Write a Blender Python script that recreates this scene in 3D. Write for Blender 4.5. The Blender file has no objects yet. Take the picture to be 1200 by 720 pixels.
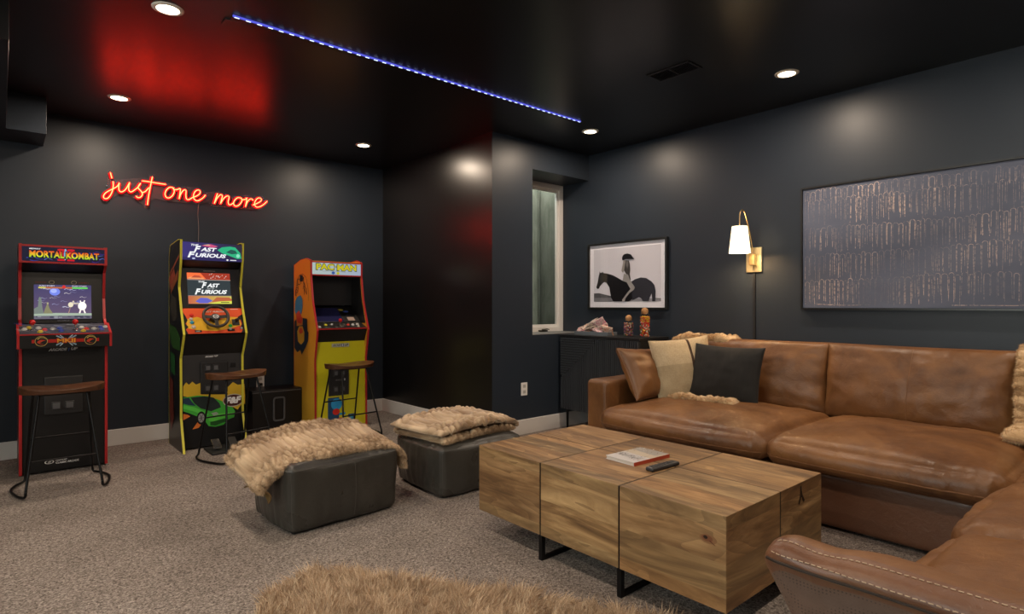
import bpy, bmesh, math, random
import numpy as np
from mathutils import Vector, Matrix, noise

# ------------------------------------------------------------------ camera, world, lights, exposure
scene = bpy.context.scene
COL = scene.collection
PI = math.pi
F_PX, CX, CY, CAM_H = 688.0, 600.0, 358.0, 1.16
YAW = math.radians(48.876)
FX, FY = math.cos(YAW), math.sin(YAW)
H = 2.656
cam_d = bpy.data.cameras.new('camera')
cam_d.sensor_width = 36.0
cam_d.lens = 36.0 * F_PX / 1200.0
cam_d.shift_y = -2.0 / 1200.0
cam = bpy.data.objects.new('camera', cam_d)
cam.location = (0, 0, CAM_H)
cam.rotation_euler = (PI / 2, 0, YAW - PI / 2)
COL.objects.link(cam)
scene.camera = cam

world = bpy.data.worlds.new('world')
scene.world = world
world.use_nodes = True
wb = world.node_tree.nodes['Background']
wb.inputs[0].default_value = (0.97, 1.0, 0.93, 1)
wb.inputs[1].default_value = 4.5

vs = scene.view_settings
vs.view_transform = 'Standard'
vs.look = 'None'
vs.exposure = 0.2
vs.gamma = 1.0
vs.use_curve_mapping = False

WARM = (1.0, 0.80, 0.615)
DOWN = [(0.64, 3.37), (0.65, 5.045), (2.56, 5.04), (3.825, 3.358), (3.824, 1.686)]
DOWN_OFF = [(0.64, 1.69), (3.82, 0.0), (2.3, 0.0), (0.64, 0.0), (-1.1, 3.37), (-1.1, 1.69)]  # unseen downlights, added to light the room from beyond the frame
DOWN_W = 14.0
DOWN_SPREAD = 178
FILL_W = 27.0  # power of the added cool fill from the left
NEON_POWER = 42.0
SCONCE_W = 8.0

# ------------------------------------------------------------------ helpers
def _ray(x, y):
    r = (x - CX) / F_PX; u = -(y - CY) / F_PX
    return (FX + r * FY, FY - r * FX, u)
def on_back(x, y, Y):            # point of the plane at depth Y
    d = _ray(x, y); t = Y / d[1]
    return Vector((d[0] * t, Y, CAM_H + d[2] * t))
def on_side(x, y, X):
    d = _ray(x, y); t = X / d[0]
    return Vector((X, d[1] * t, CAM_H + d[2] * t))

def link(o, parent=None):
    COL.objects.link(o)
    if parent is not None: o.parent = parent
    return o

class MB:
    def __init__(s): s.v = []; s.f = []; s.m = []; s.c = []
    def add(s, vs_, fs, m=0, c=None):
        b = len(s.v); s.v += [tuple(p) for p in vs_]
        s.c += [c or (1, 1, 1, 1)] * len(vs_)
        for f in fs: s.f.append(tuple(i + b for i in f)); s.m.append(m)
        return s
    def box(s, x0, x1, y0, y1, z0, z1, m=0, c=None):
        v = [(x0,y0,z0),(x1,y0,z0),(x1,y1,z0),(x0,y1,z0),(x0,y0,z1),(x1,y0,z1),(x1,y1,z1),(x0,y1,z1)]
        return s.add(v, [(0,3,2,1),(4,5,6,7),(0,1,5,4),(1,2,6,5),(2,3,7,6),(3,0,4,7)], m, c)
    def prism_x(s, poly, x0, x1, m=0):      # poly in (y,z)
        n = len(poly)
        v = [(x0, p[0], p[1]) for p in poly] + [(x1, p[0], p[1]) for p in poly]
        return s.add(v, [tuple(range(n))[::-1], tuple(range(n, 2 * n))] + [(i, (i+1) % n, n + (i+1) % n, n + i) for i in range(n)], m)
    def prism_z(s, poly, z0, z1, m=0):
        n = len(poly)
        v = [(p[0], p[1], z0) for p in poly] + [(p[0], p[1], z1) for p in poly]
        return s.add(v, [tuple(range(n))[::-1], tuple(range(n, 2 * n))] + [(i, (i+1) % n, n + (i+1) % n, n + i) for i in range(n)], m)
    def slab(s, x0, x1, p, q, th, m=0):     # panel whose face runs p->q in (y,z), thickness to the back
        dy, dz = q[0]-p[0], q[1]-p[1]; L = math.hypot(dy, dz)
        ny, nz = dz / L * th, -dy / L * th
        return s.prism_x([p, q, (q[0]+ny, q[1]+nz), (p[0]+ny, p[1]+nz)], x0, x1, m)
    def tube(s, pts, r, seg=8, closed=False, m=0, caps=True, c=None):
        P = [Vector(p) for p in pts]; n = len(P); rings = []
        up = None
        for i in range(n):
            if closed: t = P[(i+1) % n] - P[i-1]
            else: t = P[min(i+1, n-1)] - P[max(i-1, 0)]
            t.normalize()
            if up is None:
                a = Vector((0,0,1)) if abs(t.z) < .9 else Vector((1,0,0))
                up = (a - t * a.dot(t)).normalized()
            else:
                up = (up - t * up.dot(t)).normalized()
            w = t.cross(up)
            rr = r[i] if isinstance(r, (list, tuple)) else r
            rings.append([P[i] + (up * math.cos(2*PI*k/seg) + w * math.sin(2*PI*k/seg)) * rr for k in range(seg)])
        v = [p for ring in rings for p in ring]; f = []
        for i in range(n if closed else n - 1):
            j = (i + 1) % n
            for k in range(seg):
                f.append((i*seg+k, i*seg+(k+1) % seg, j*seg+(k+1) % seg, j*seg+k))
        if caps and not closed:
            f.append(tuple(range(seg))[::-1]); f.append(tuple((n-1)*seg + k for k in range(seg)))
        return s.add(v, f, m, c)
    def lathe(s, prof, c=(0,0,0), seg=24, m=0, axis='z'):
        v = []; f = []; n = len(prof)
        for r, z in prof:
            for k in range(seg):
                a = 2*PI*k/seg; x, y = r*math.cos(a), r*math.sin(a)
                if axis == 'z': q = (c[0]+x, c[1]+y, c[2]+z)
                elif axis == 'y': q = (c[0]+x, c[1]+z, c[2]+y)
                else: q = (c[0]+z, c[1]+x, c[2]+y)
                v.append(q)
        for i in range(n-1):
            for k in range(seg):
                q = (i*seg+k, i*seg+(k+1) % seg, (i+1)*seg+(k+1) % seg, (i+1)*seg+k)
                f.append(q)
        f.append(tuple(range(seg))[::-1]); f.append(tuple((n-1)*seg+k for k in range(seg)))
        return s.add(v, f, m)
    def bar(s, p, q, w, h, upv=(0,0,1), m=0):
        p, q = Vector(p), Vector(q); t = (q-p).normalized(); u = Vector(upv)
        u = (u - t*u.dot(t)).normalized(); x = t.cross(u)
        v = []
        for b in (p, q):
            for a, c in ((-1,-1),(1,-1),(1,1),(-1,1)): v.append(b + x*a*w/2 + u*c*h/2)
        return s.add(v, [(0,1,2,3)[::-1],(4,5,6,7),(0,1,5,4),(1,2,6,5),(2,3,7,6),(3,0,4,7)], m)
    def build(s, name, mats, parent=None, off=None, smooth=False, bevel=0, bseg=2, angle=35):
        me = bpy.data.meshes.new(name)
        vv = s.v if off is None else [(p[0]-off[0], p[1]-off[1], p[2]-off[2]) for p in s.v]
        me.from_pydata(vv, [], s.f)
        if not isinstance(mats, (list, tuple)): mats = [mats]
        for m_ in mats: me.materials.append(m_)
        me.polygons.foreach_set('material_index', s.m)
        bm = bmesh.new(); bm.from_mesh(me); bmesh.ops.recalc_face_normals(bm, faces=bm.faces); bm.to_mesh(me); bm.free()
        if smooth:
            me.polygons.foreach_set('use_smooth', [True]*len(me.polygons))
            try: me.set_sharp_from_angle(angle=math.radians(50))
            except Exception: pass
        me.update()
        o = bpy.data.objects.new(name, me); link(o, parent)
        if bevel:
            b = o.modifiers.new('bevel', 'BEVEL'); b.width = bevel; b.segments = bseg; b.limit_method = 'ANGLE'; b.angle_limit = math.radians(angle)
            b.harden_normals = False
        return o

def tag(o, label=None, cat=None, group=None, kind=None):
    if label: o['label'] = label
    if cat: o['category'] = cat
    if group: o['group'] = group
    if kind: o['kind'] = kind
    return o
def thing(name, loc, label, cat, group=None, rz=0):
    o = bpy.data.objects.new(name, None); o.empty_display_size = .1
    o.location = loc; o.rotation_euler.z = rz; link(o)
    return tag(o, label, cat, group)
def struct(o): o['kind'] = 'structure'; return o
def dup(o, parent=None):
    c = o.copy(); link(c)
    if parent is not None: c.parent = parent
    for ch in list(o.children): dup(ch, c)
    return c

# ------------------------------------------------------------------ materials
class NT:
    def __init__(s, name):
        s.m = bpy.data.materials.new(name); s.m.use_nodes = True
        s.t = s.m.node_tree; s.n = s.t.nodes; s.b = s.n['Principled BSDF']; s.out = s.n['Material Output']
    def N(s, typ, **k):
        n = s.n.new(typ)
        for a, v in k.items():
            if a in n.inputs.keys() if isinstance(a, str) else False: n.inputs[a].default_value = v
            else: setattr(n, a, v)
        return n
    def L(s, a, b): s.t.links.new(a, b)
    def coord(s, scale=(1,1,1), kind='Object'):
        c = s.N('ShaderNodeTexCoord'); m = s.N('ShaderNodeMapping'); m.inputs['Scale'].default_value = scale
        s.L(c.outputs[kind], m.inputs[0]); return m.outputs[0]
    def noise(s, vec, scale, detail=4, rough=.5, dist=0):
        n = s.N('ShaderNodeTexNoise'); n.inputs['Scale'].default_value = scale; n.inputs['Detail'].default_value = detail
        n.inputs['Roughness'].default_value = rough; n.inputs['Distortion'].default_value = dist
        s.L(vec, n.inputs['Vector']); return n.outputs['Fac']
    def ramp(s, fac, stops):
        r = s.N('ShaderNodeValToRGB'); e = r.color_ramp.elements
        while len(e) < len(stops): e.new(.5)
        for el, (p, c) in zip(e, stops):
            el.position = p; el.color = (*c, 1) if len(c) == 3 else c
        s.L(fac, r.inputs[0]); return r.outputs[0]
    def math(s, op, a, b=None, c=None):
        n = s.N('ShaderNodeMath'); n.operation = op
        for i, q in enumerate((a, b, c)):
            if q is None: continue
            if hasattr(q, 'links') or hasattr(q, 'is_linked'): s.L(q, n.inputs[i])
            else: n.inputs[i].default_value = q
        return n.outputs[0]
    def mix(s, fac, a, b, mode='MIX'):
        n = s.N('ShaderNodeMix'); n.data_type = 'RGBA'; n.blend_type = mode
        for idx, q in ((0, fac), (6, a), (7, b)):
            if hasattr(q, 'is_linked'): s.L(q, n.inputs[idx])
            else: n.inputs[idx].default_value = q if idx == 0 else (*q, 1)
        return n.outputs[2]
    def bump(s, h, strength=.3, dist=.01, prev=None):
        n = s.N('ShaderNodeBump'); n.inputs['Strength'].default_value = strength; n.inputs['Distance'].default_value = dist
        s.L(h, n.inputs['Height'])
        if prev is not None: s.L(prev, n.inputs['Normal'])
        return n.outputs[0]
    def set(s, **k):
        for a, v in k.items():
            i = s.b.inputs[a.replace('_', ' ')]
            if hasattr(v, 'is_linked'): s.L(v, i)
            else: i.default_value = (*v, 1) if isinstance(v, tuple) and len(v) == 3 and i.type == 'RGBA' else v
        return s.m

def plain(name, col, rough=.5, metal=0, bump=0, bscale=200, spec=.5, var=0.0):
    t = NT(name); v = t.coord()
    if var:
        c = t.mix(t.noise(v, 12, 4), tuple(x*(1-var) for x in col), tuple(min(1, x*(1+var)) for x in col))
        t.set(Base_Color=c)
    else: t.set(Base_Color=col)
    t.set(Roughness=rough, Metallic=metal)
    t.b.inputs['Specular IOR Level'].default_value = spec
    if bump: t.set(Normal=t.bump(t.noise(v, bscale, 3), bump, .002))
    return t.m
def emis(name, col, strength):
    t = NT(name); t.n.remove(t.b); e = t.N('ShaderNodeEmission'); e.inputs[0].default_value = (*col, 1); e.inputs[1].default_value = strength
    t.L(e.outputs[0], t.out.inputs[0]); return t.m
def print_mat(name, emit=0.0, rough=.4, spec=.3):
    t = NT(name); a = t.N('ShaderNodeAttribute'); a.attribute_name = 'col'
    t.L(a.outputs[0], t.b.inputs['Base Color']); t.set(Roughness=rough); t.b.inputs['Specular IOR Level'].default_value = spec
    if emit:
        t.L(a.outputs[0], t.b.inputs['Emission Color']); t.b.inputs['Emission Strength'].default_value = emit
        k = t.mix(1.0, a.outputs[0], (.05, .05, .05), 'MULTIPLY'); t.L(k, t.b.inputs['Base Color'])
    return t.m

def wall_paint(name, col, rough, spec=.5, b=.06):
    t = NT(name); v = t.coord()
    c = t.mix(t.noise(v, 1.3, 3), tuple(x*.92 for x in col), tuple(x*1.08 for x in col))
    n = t.bump(t.noise(v, 260, 2), b, .001)
    t.set(Base_Color=c, Roughness=rough, Normal=n); t.b.inputs['Specular IOR Level'].default_value = spec
    return t.m
M = {}
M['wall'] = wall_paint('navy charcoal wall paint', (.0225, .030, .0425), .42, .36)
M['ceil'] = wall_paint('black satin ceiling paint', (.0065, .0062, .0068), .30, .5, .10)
M['base'] = plain('white baseboard paint', (.70, .68, .66), .4)
M['white'] = plain('white vinyl', (.86, .84, .81), .4)
M['black_metal'] = plain('black powder coated steel', (.010, .010, .011), .38, .6)
M['black'] = plain('black laminate', (.0045, .0045, .005), .40)
M['black_matte'] = plain('matte black plastic', (.012, .012, .012), .6)
M['grey_plastic'] = plain('grey plastic', (.10, .10, .105), .45)
M['brass'] = plain('brushed brass', (.85, .62, .30), .28, 1)
M['chrome'] = plain('chrome', (.7, .7, .7), .15, 1)
M['red_trim'] = plain('red edge trim', (.42, .018, .02), .35)
M['yellow_trim'] = plain('yellow edge trim', (.62, .56, .05), .35)
M['redplastic'] = plain('red plastic', (.55, .01, .01), .25)
M['print'] = print_mat('flat print')
M['print_lit'] = print_mat('backlit print', .95, .25)
M['screen'] = print_mat('lit screen', 1.0, .15)
M['frame_black'] = plain('black picture frame', (.010, .010, .010), .3)
M['trimring'] = plain('white metal trim ring', (.75, .7, .62), .4)
M['lens'] = emis('lit downlight lens', (1.0, .80, .52), 9.0)

def carpet():
    t = NT('speckled greige carpet'); v = t.coord()
    tuft = t.N('ShaderNodeTexVoronoi'); tuft.inputs['Scale'].default_value = 190; t.L(v, tuft.inputs['Vector'])
    sep = t.N('ShaderNodeSeparateColor'); t.L(tuft.outputs['Color'], sep.inputs[0])
    base = t.ramp(sep.outputs[0], [(0, (.040, .030, .025)), (.35, (.155, .130, .116)), (.7, (.285, .248, .224)), (1, (.50, .44, .39))])
    n2 = t.noise(v, 70, 3, .65); big = t.noise(v, 2.2, 3, .5, .8)
    c = t.mix(.45, base, t.ramp(n2, [(.36, (.085, .070, .062)), (.64, (.43, .38, .345))]))
    c = t.mix(1.0, c, t.ramp(big, [(.3, (.84, .83, .82)), (.7, (1.1, 1.1, 1.1))]), 'MULTIPLY')
    nrm = t.bump(t.noise(v, 150, 4, .7), .55, .008)
    nrm = t.bump(t.noise(v, 9, 3, .6), .25, .03, nrm)
    t.set(Base_Color=c, Roughness=.95, Normal=nrm); t.b.inputs['Specular IOR Level'].default_value = .1
    return t.m
M['carpet'] = carpet()

def leather(name, c0, c1, c2, rough=.42, perforated=False):
    t = NT(name); v = t.coord()
    big = t.noise(v, 2.2, 5, .6, .8)
    col = t.ramp(big, [(.28, c0), (.5, c1), (.75, c2)])
    scuff = t.ramp(t.noise(v, 14, 6, .7, 1.5), [(.45, (.0, .0, .0)), (.8, (1, 1, 1))])
    col = t.mix(t.math('MULTIPLY', scuff, .35), col, c2)
    if perforated:
        m2 = t.coord((1, 1, 1)); vo = t.N('ShaderNodeTexVoronoi'); vo.inputs['Scale'].default_value = 130; vo.inputs['Randomness'].default_value = 0.0
        t.L(m2, vo.inputs['Vector'])
        hole = t.ramp(vo.outputs['Distance'], [(.22, (1, 1, 1)), (.32, (0, 0, 0))])
        col = t.mix(t.math('MULTIPLY', hole, .55), col, (.01, .006, .004))
    vo = t.N('ShaderNodeTexVoronoi'); vo.inputs['Scale'].default_value = 420; t.L(v, vo.inputs['Vector'])
    n = t.bump(vo.outputs['Distance'], .12, .002)
    n = t.bump(t.noise(v, 22, 5, .62, 1.2), .22, .012, n)
    r = t.ramp(t.noise(v, 6, 4), [(.3, (rough-.08,)*3), (.7, (rough+.12,)*3)])
    t.set(Base_Color=col, Roughness=r, Normal=n)
    return t.m
M['cognac'] = leather('cognac leather', (.078, .031, .011), (.155, .065, .021), (.255, .116, .037), .43)
M['cognac_dark'] = leather('cognac leather base', (.095, .043, .024), (.120, .054, .029), (.15, .070, .038), .40)
M['cognac_perf'] = leather('perforated brown leather', (.090, .054, .040), (.125, .078, .058), (.16, .102, .078), .42, True)
M['charcoal_leather'] = leather('charcoal leather', (.024, .022, .019), (.036, .034, .029), (.056, .052, .045), .34)
M['charcoal_seam'] = plain('charcoal piping', (.070, .065, .058), .5)
M['thread'] = plain('tan stitching thread', (.42, .30, .20), .7)
M['seam'] = plain('leather piping', (.20, .092, .040), .5)

def wood(name, c0, c1, c2, plank=(7.6, 8.7), grain=1.0, rough=.5):
    t = NT(name)
    tc = t.N('ShaderNodeTexCoord'); geo = t.N('ShaderNodeNewGeometry'); sp = t.N('ShaderNodeSeparateXYZ'); t.L(tc.outputs['Object'], sp.inputs[0])
    sn = t.N('ShaderNodeSeparateXYZ'); t.L(tc.outputs['Normal'], sn.inputs[0])
    isy = t.math('GREATER_THAN', t.math('ABSOLUTE', sn.outputs[1]), .6)
    # along-grain axis: y, except on the end faces where it is x
    def sel(a, b): # a when not isy
        return t.math('ADD', t.math('MULTIPLY', a, t.math('SUBTRACT', 1, isy)), t.math('MULTIPLY', b, isy))
    along = sel(sp.outputs[1], sp.outputs[0]); across = sel(sp.outputs[0], sp.outputs[1])
    oi = t.N('ShaderNodeObjectInfo')
    pid = t.math('ADD', t.math('FLOOR', t.math('MULTIPLY', across, plank[0])), t.math('MULTIPLY', t.math('FLOOR', t.math('MULTIPLY', sp.outputs[2], plank[1])), 7.13))
    pid = t.math('ADD', pid, t.math('MULTIPLY', oi.outputs['Random'], 31.7))
    wn = t.N('ShaderNodeTexWhiteNoise'); wn.noise_dimensions = '1D'; t.L(pid, wn.inputs['W'])
    cb = t.N('ShaderNodeCombineXYZ'); t.L(t.math('MULTIPLY', across, 9.0*grain), cb.inputs[0]); t.L(t.math('MULTIPLY', along, 1.4*grain), cb.inputs[1])
    t.L(t.math('ADD', t.math('MULTIPLY', sp.outputs[2], 9.0*grain), t.math('MULTIPLY', wn.outputs['Value'], 40)), cb.inputs[2])
    v = cb.outputs[0]
    n1 = t.noise(v, 1.3, 6, .6, 1.1)
    rings = t.math('FRACT', t.math('MULTIPLY', t.noise(v, .55, 3, .5, .6), 14))
    fine = t.noise(v, 12, 4, .7, .3)
    c = t.ramp(n1, [(.30, c0), (.5, c1), (.72, c2)])
    c = t.mix(t.math('MULTIPLY', rings, .46), c, c0)
    c = t.mix(t.math('MULTIPLY', fine, .30), c, c0)
    tone = t.ramp(wn.outputs['Value'], [(0, (.66, .60, .56)), (.35, (1, .92, .84)), (.7, (.95, 1.0, .98)), (1, (1.25, 1.14, 1.0))])
    c = t.mix(1.0, c, tone, 'MULTIPLY')
    t.set(Base_Color=c, Roughness=rough, Normal=t.bump(fine, .18, .003))
    return t.m
M['mango'] = wood('mango wood', (.100, .055, .025), (.315, .188, .084), (.60, .40, .20))
M['walnut'] = wood('walnut stool wood', (.055, .022, .010), (.12, .050, .022), (.19, .085, .040), (3, 3), 1.2, .35)

def furmat(name, rough=.75):
    t = NT(name); a = t.N('ShaderNodeAttribute'); a.attribute_name = 'col'
    t.L(a.outputs[0], t.b.inputs['Base Color']); t.set(Roughness=rough); t.b.inputs['Specular IOR Level'].default_value = .25
    t.b.inputs['Sheen Weight'].default_value = .3
    return t.m
M['fur'] = furmat('faux fur')
M['satin'] = plain('brown satin lining', (.17, .10, .035), .3)

# ---------------- setting
def room():
    b = MB(); b.box(-2.0, 4.6, -3.2, 6.0, -.1, 0)
    struct(b.build('floor', M['carpet']))
    b = MB(); b.box(-2.0, 4.6, -3.2, 4.30, H, H+.15); b.box(-2.0, 3.30, 4.30, 6.0, H, H+.15)
    struct(b.build('ceiling', M['ceil']))
    b = MB(); b.box(-2.0, 3.19, 5.824, 6.0, 0, H); struct(b.build('wall_back', M['wall']))
    # projecting wall: its long side, its face and the window recess
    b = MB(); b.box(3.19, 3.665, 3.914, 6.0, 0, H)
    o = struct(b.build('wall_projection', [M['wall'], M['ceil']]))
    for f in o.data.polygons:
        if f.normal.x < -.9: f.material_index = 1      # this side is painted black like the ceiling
    b = MB(); b.box(3.665, 4.44, 3.914, 4.30, 0, .887)
    struct(b.build('wall_window_lower', M['wall']))
    b = MB(); b.box(3.665, 4.44, 3.914, 4.30, 2.406, H)
    struct(b.build('wall_window_header', M['wall']))
    b = MB(); b.box(4.44, 4.6, -3.2, 4.36, 0, H); struct(b.build('wall_right', M['wall']))
    b = MB()
    for q in ((-3.2, -.2, 0, H), (2.4, 6.0, 0, H), (-.2, 2.4, 0, .75), (-.2, 2.4, 2.25, H)): b.box(-2.15, -2.0, *q)  # opening left for the added fill window
    struct(b.build('wall_left', M['wall']))
    b = MB(); b.box(-2.0, 4.6, -3.35, -3.2, 0, H); struct(b.build('wall_front', M['wall']))
    # duct soffit: the low beam and the box beyond it
    b = MB(); b.box(-2.0, .256, 5.40, 5.824, 2.395, H); o1 = struct(b.build('wall_soffit_far', [M['wall'], M['ceil']], bevel=.002))
    b = MB(); b.box(-2.0, .034, 3.60, 5.40, 2.395, H); struct(b.build('wall_soffit_near', M['ceil'], bevel=.002))
    for f in o1.data.polygons:
        if f.normal.z < -.9: f.material_index = 1
    # baseboards
    hb = .133
    def bb(n, x0, x1, y0, y1):
        m = MB(); m.box(x0, x1, y0, y1, 0, hb); struct(m.build('baseboard_' + n, M['base'], bevel=.003))
    bb('back', -2.0, 3.176, 5.810, 5.824)
    bb('projection', 3.176, 3.19, 3.914, 5.824)
    bb('window', 3.176, 4.426, 3.900, 3.914)
    bb('right', 4.426, 4.44, -3.2, 3.900)
room()

def window():
    X0, X1, Y, Z0, Z1 = 3.665, 4.44, 4.284, .887, 2.406
    b = MB()
    w = .052
    for (a, c, d, e) in ((X0, X0+w, Z0, Z1), (X1-w, X1, Z0, Z1), (X0+w, X1-w, Z0, Z0+w), (X0+w, X1-w, Z1-w, Z1)):
        b.box(a, c, Y-.012, Y+.03, d, e)
    root = b.build('window_1', M['white'], bevel=.003); struct(root)
    b = MB(); a0, a1, c0, c1 = X0+w, X1-w, Z0+w, Z1-w; s = .026
    for (a, c, d, e) in ((a0, a0+s, c0, c1), (a1-s, a1, c0, c1), (a0+s, a1-s, c0, c0+s), (a0+s, a1-s, c1-s, c1)):
        b.box(a, c, Y+.004, Y+.034, d, e)
    b.build('sash', M['white'], root, bevel=.002)
    t = NT('window glass'); t.n.remove(t.b)
    tr = t.N('ShaderNodeBsdfTransparent'); tr.inputs[0].default_value = (.96, .98, .965, 1)
    gl = t.N('ShaderNodeBsdfGlossy'); gl.inputs['Roughness'].default_value = .03
    mx = t.N('ShaderNodeMixShader'); mx.inputs[0].default_value = .07
    t.L(tr.outputs[0], mx.inputs[1]); t.L(gl.outputs[0], mx.inputs[2]); t.L(mx.outputs[0], t.out.inputs[0])
    M['glass'] = t.m
    b = MB(); b.box(a0+s, a1-s, Y+.018, Y+.022, c0+s, c1-s); b.build('pane', M['glass'], root)
    b = MB(); b.box(X0+.001, X1-.001, 3.914, Y-.014, Z0, Z0+.006); b.build('sill', plain('grey sill paint', (.16, .155, .15), .5), root)
    b = MB(); cxh = 4.13
    b.box(cxh-.05, cxh+.05, Y-.05, Y-.010, Z0+.008, Z0+.024)
    b.build('crank_cover', plain('bronze crank', (.06, .055, .045), .4), root, bevel=.004)
    b = MB(); b.tube([(cxh-.04, Y-.055, Z0+.03), (cxh+.03, Y-.058, Z0+.034), (cxh+.06, Y-.055, Z0+.028)], .006, 6); b.build('crank_handle', plain('bronze handle', (.09, .08, .06), .35), root, smooth=True)
    # concrete window well outside, open to the sky
    t = NT('weathered concrete'); v = t.coord((1, 1, .35))
    c = t.ramp(t.noise(v, 7, 6, .65, .5), [(.3, (.14, .145, .115)), (.55, (.22, .225, .185)), (.8, (.30, .305, .265))])
    st = t.ramp(t.noise(t.coord((14, 14, .8)), 2.5, 4, .7, .4), [(.55, (1, 1, 1)), (.72, (.62, .66, .60))])
    c = t.mix(1.0, c, st, 'MULTIPLY')
    t.set(Base_Color=c, Roughness=.9, Normal=t.bump(t.noise(v, 30, 5, .7), .5, .01))
    b = MB(); b.box(3.665, 5.3, 4.95, 5.1, 0, 2.5); struct(b.build('wall_window_well', t.m))
    b = MB(); b.box(4.75, 4.9, 4.37, 4.95, 0, 2.5); struct(b.build('wall_well_side', t.m))
    b = MB()
    for k in range(2): b.box(4.30+k*.42, 4.315+k*.42, 4.935, 4.951, 0, 2.5)
    struct(b.build('trim_well_form_joints', t.m))
    b = MB(); b.box(3.665, 4.75, 4.30, 4.95, .3, .5); struct(b.build('floor_well_gravel', t.m))
window()
def add_fill_window():      # unseen left wall window, added with its area light as cool fill
    y0, y1, z0, z1 = -.2, 2.4, .75, 2.25; w = .06
    b = MB()
    for q in ((y0, y0+w, z0, z1), (y1-w, y1, z0, z1), (y0+w, y1-w, z0, z0+w), (y0+w, y1-w, z1-w, z1), (1.07, 1.13, z0+w, z1-w)): b.box(-2.08, -2.02, *q)
    root = struct(b.build('fill_window', M['white'], bevel=.003))
    b = MB(); b.box(-2.055, -2.05, y0+w, y1-w, z0+w, z1-w); b.build('pane', M['glass'], root)
    ld = bpy.data.lights.new('fill_light', 'AREA'); ld.shape = 'RECTANGLE'; ld.size = 1.5; ld.size_y = 2.6; ld.energy = FILL_W; ld.color = (.88, .93, 1.0)
    lo = bpy.data.objects.new('fill_light', ld); lo.location = (-2.14, 1.1, 1.5); lo.rotation_euler = (0, -PI/2, 0); link(lo)
add_fill_window()

# ---------------- printed panels: flat coloured shapes on one plane
_tc = {}
def text_mesh(s, bold=0.0):
    k = (s, bold)
    if k in _tc: return _tc[k]
    cd = bpy.data.curves.new('t', 'FONT'); cd.body = s; cd.size = 1; cd.offset = bold; cd.resolution_u = 3
    o = bpy.data.objects.new('t', cd); COL.objects.link(o)
    dg = bpy.context.evaluated_depsgraph_get(); me = o.evaluated_get(dg).to_mesh()
    v = np.array([(p.co.x, p.co.y) for p in me.vertices]); f = [tuple(p.vertices) for p in me.polygons]
    o.evaluated_get(dg).to_mesh_clear(); bpy.data.objects.remove(o); bpy.data.curves.remove(cd)
    lo_, hi_ = v.min(0), v.max(0); v = (v - lo_) / (hi_ - lo_)
    _tc[k] = (v, f); return v, f
class Print:
    def __init__(s, O, ux, uy, eps=.0004):
        s.O = Vector(O); s.ux = Vector(ux); s.uy = Vector(uy); s.n = s.ux.cross(s.uy).normalized(); s.eps = eps; s.k = 1
        s.v = []; s.f = []; s.c = []
    def P(s, x, y): return s.O + s.ux * x + s.uy * y + s.n * s.eps * s.k
    def poly(s, pts, col):
        b = len(s.v)
        cf = col if callable(col) else (lambda x, y: col)
        for x, y in pts: s.v.append(s.P(x, y)); s.c.append(cf(x, y))
        s.f.append(tuple(range(b, b+len(pts)))); s.k += 1; return s
    def rect(s, x0, y0, x1, y1, col): return s.poly([(x0,y0),(x1,y0),(x1,y1),(x0,y1)], col)
    def disc(s, x, y, rx, ry, col, n=20): return s.poly([(x+rx*math.cos(2*PI*k/n), y+ry*math.sin(2*PI*k/n)) for k in range(n)], col)
    def ring(s, x, y, r0, r1, col, n=24, asp=1, a0=0, a1=2*PI):
        b = len(s.v)
        for k in range(n+1):
            a = a0 + (a1-a0)*k/n
            for r in (r0, r1): s.v.append(s.P(x+r*asp*math.cos(a), y+r*math.sin(a))); s.c.append(col)
        for k in range(n): s.f.append((b+2*k, b+2*k+1, b+2*k+3, b+2*k+2))
        s.k += 1; return s
    def line(s, pts, w, col, taper=False):
        b = len(s.v); n = len(pts)
        for i, (x, y) in enumerate(pts):
            x0, y0 = pts[max(i-1, 0)]; x1, y1 = pts[min(i+1, n-1)]
            dx, dy = x1-x0, y1-y0; L = math.hypot(dx, dy) or 1
            ww = w * (1 - .7*i/(n-1)) if taper else w
            for q in (-.5, .5): s.v.append(s.P(x - dy/L*ww*q, y + dx/L*ww*q)); s.c.append(col)
        for i in range(n-1): s.f.append((b+2*i, b+2*i+1, b+2*i+3, b+2*i+2))
        s.k += 1; return s
    def text(s, t, x0, y0, x1, y1, col, shear=0, bold=0.0, outline=None, ow=.0):
        if outline is not None: s.text(t, x0-ow*.6, y0-ow*.6, x1+ow*.6, y1+ow*.6, outline, shear, bold + .035)
        v, f = text_mesh(t, bold); b = len(s.v); h = y1-y0
        for a, c in v:
            X = x0 + a*(x1-x0-shear*h) + shear*h*c; Y = y0 + c*h
            s.v.append(s.P(X, Y)); s.c.append(col(a, c) if callable(col) else col)
        s.f += [tuple(i+b for i in q) for q in f]; s.k += 1; return s
    def build(s, name, mat, parent=None, off=None):
        me = bpy.data.meshes.new(name)
        vv = [tuple(p) for p in s.v] if off is None else [tuple(p - Vector(off)) for p in s.v]
        me.from_pydata(vv, [], s.f)
        ca = me.color_attributes.new('col', 'FLOAT_COLOR', 'POINT')
        ca.data.foreach_set('color', np.array([(*c[:3], 1) for c in s.c], dtype=np.float32).ravel())
        me.materials.append(mat); me.update()
        o = bpy.data.objects.new(name, me); return link(o, parent)
def lerp(a, b, t): return tuple(x + (y-x)*t for x, y in zip(a, b))

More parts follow.
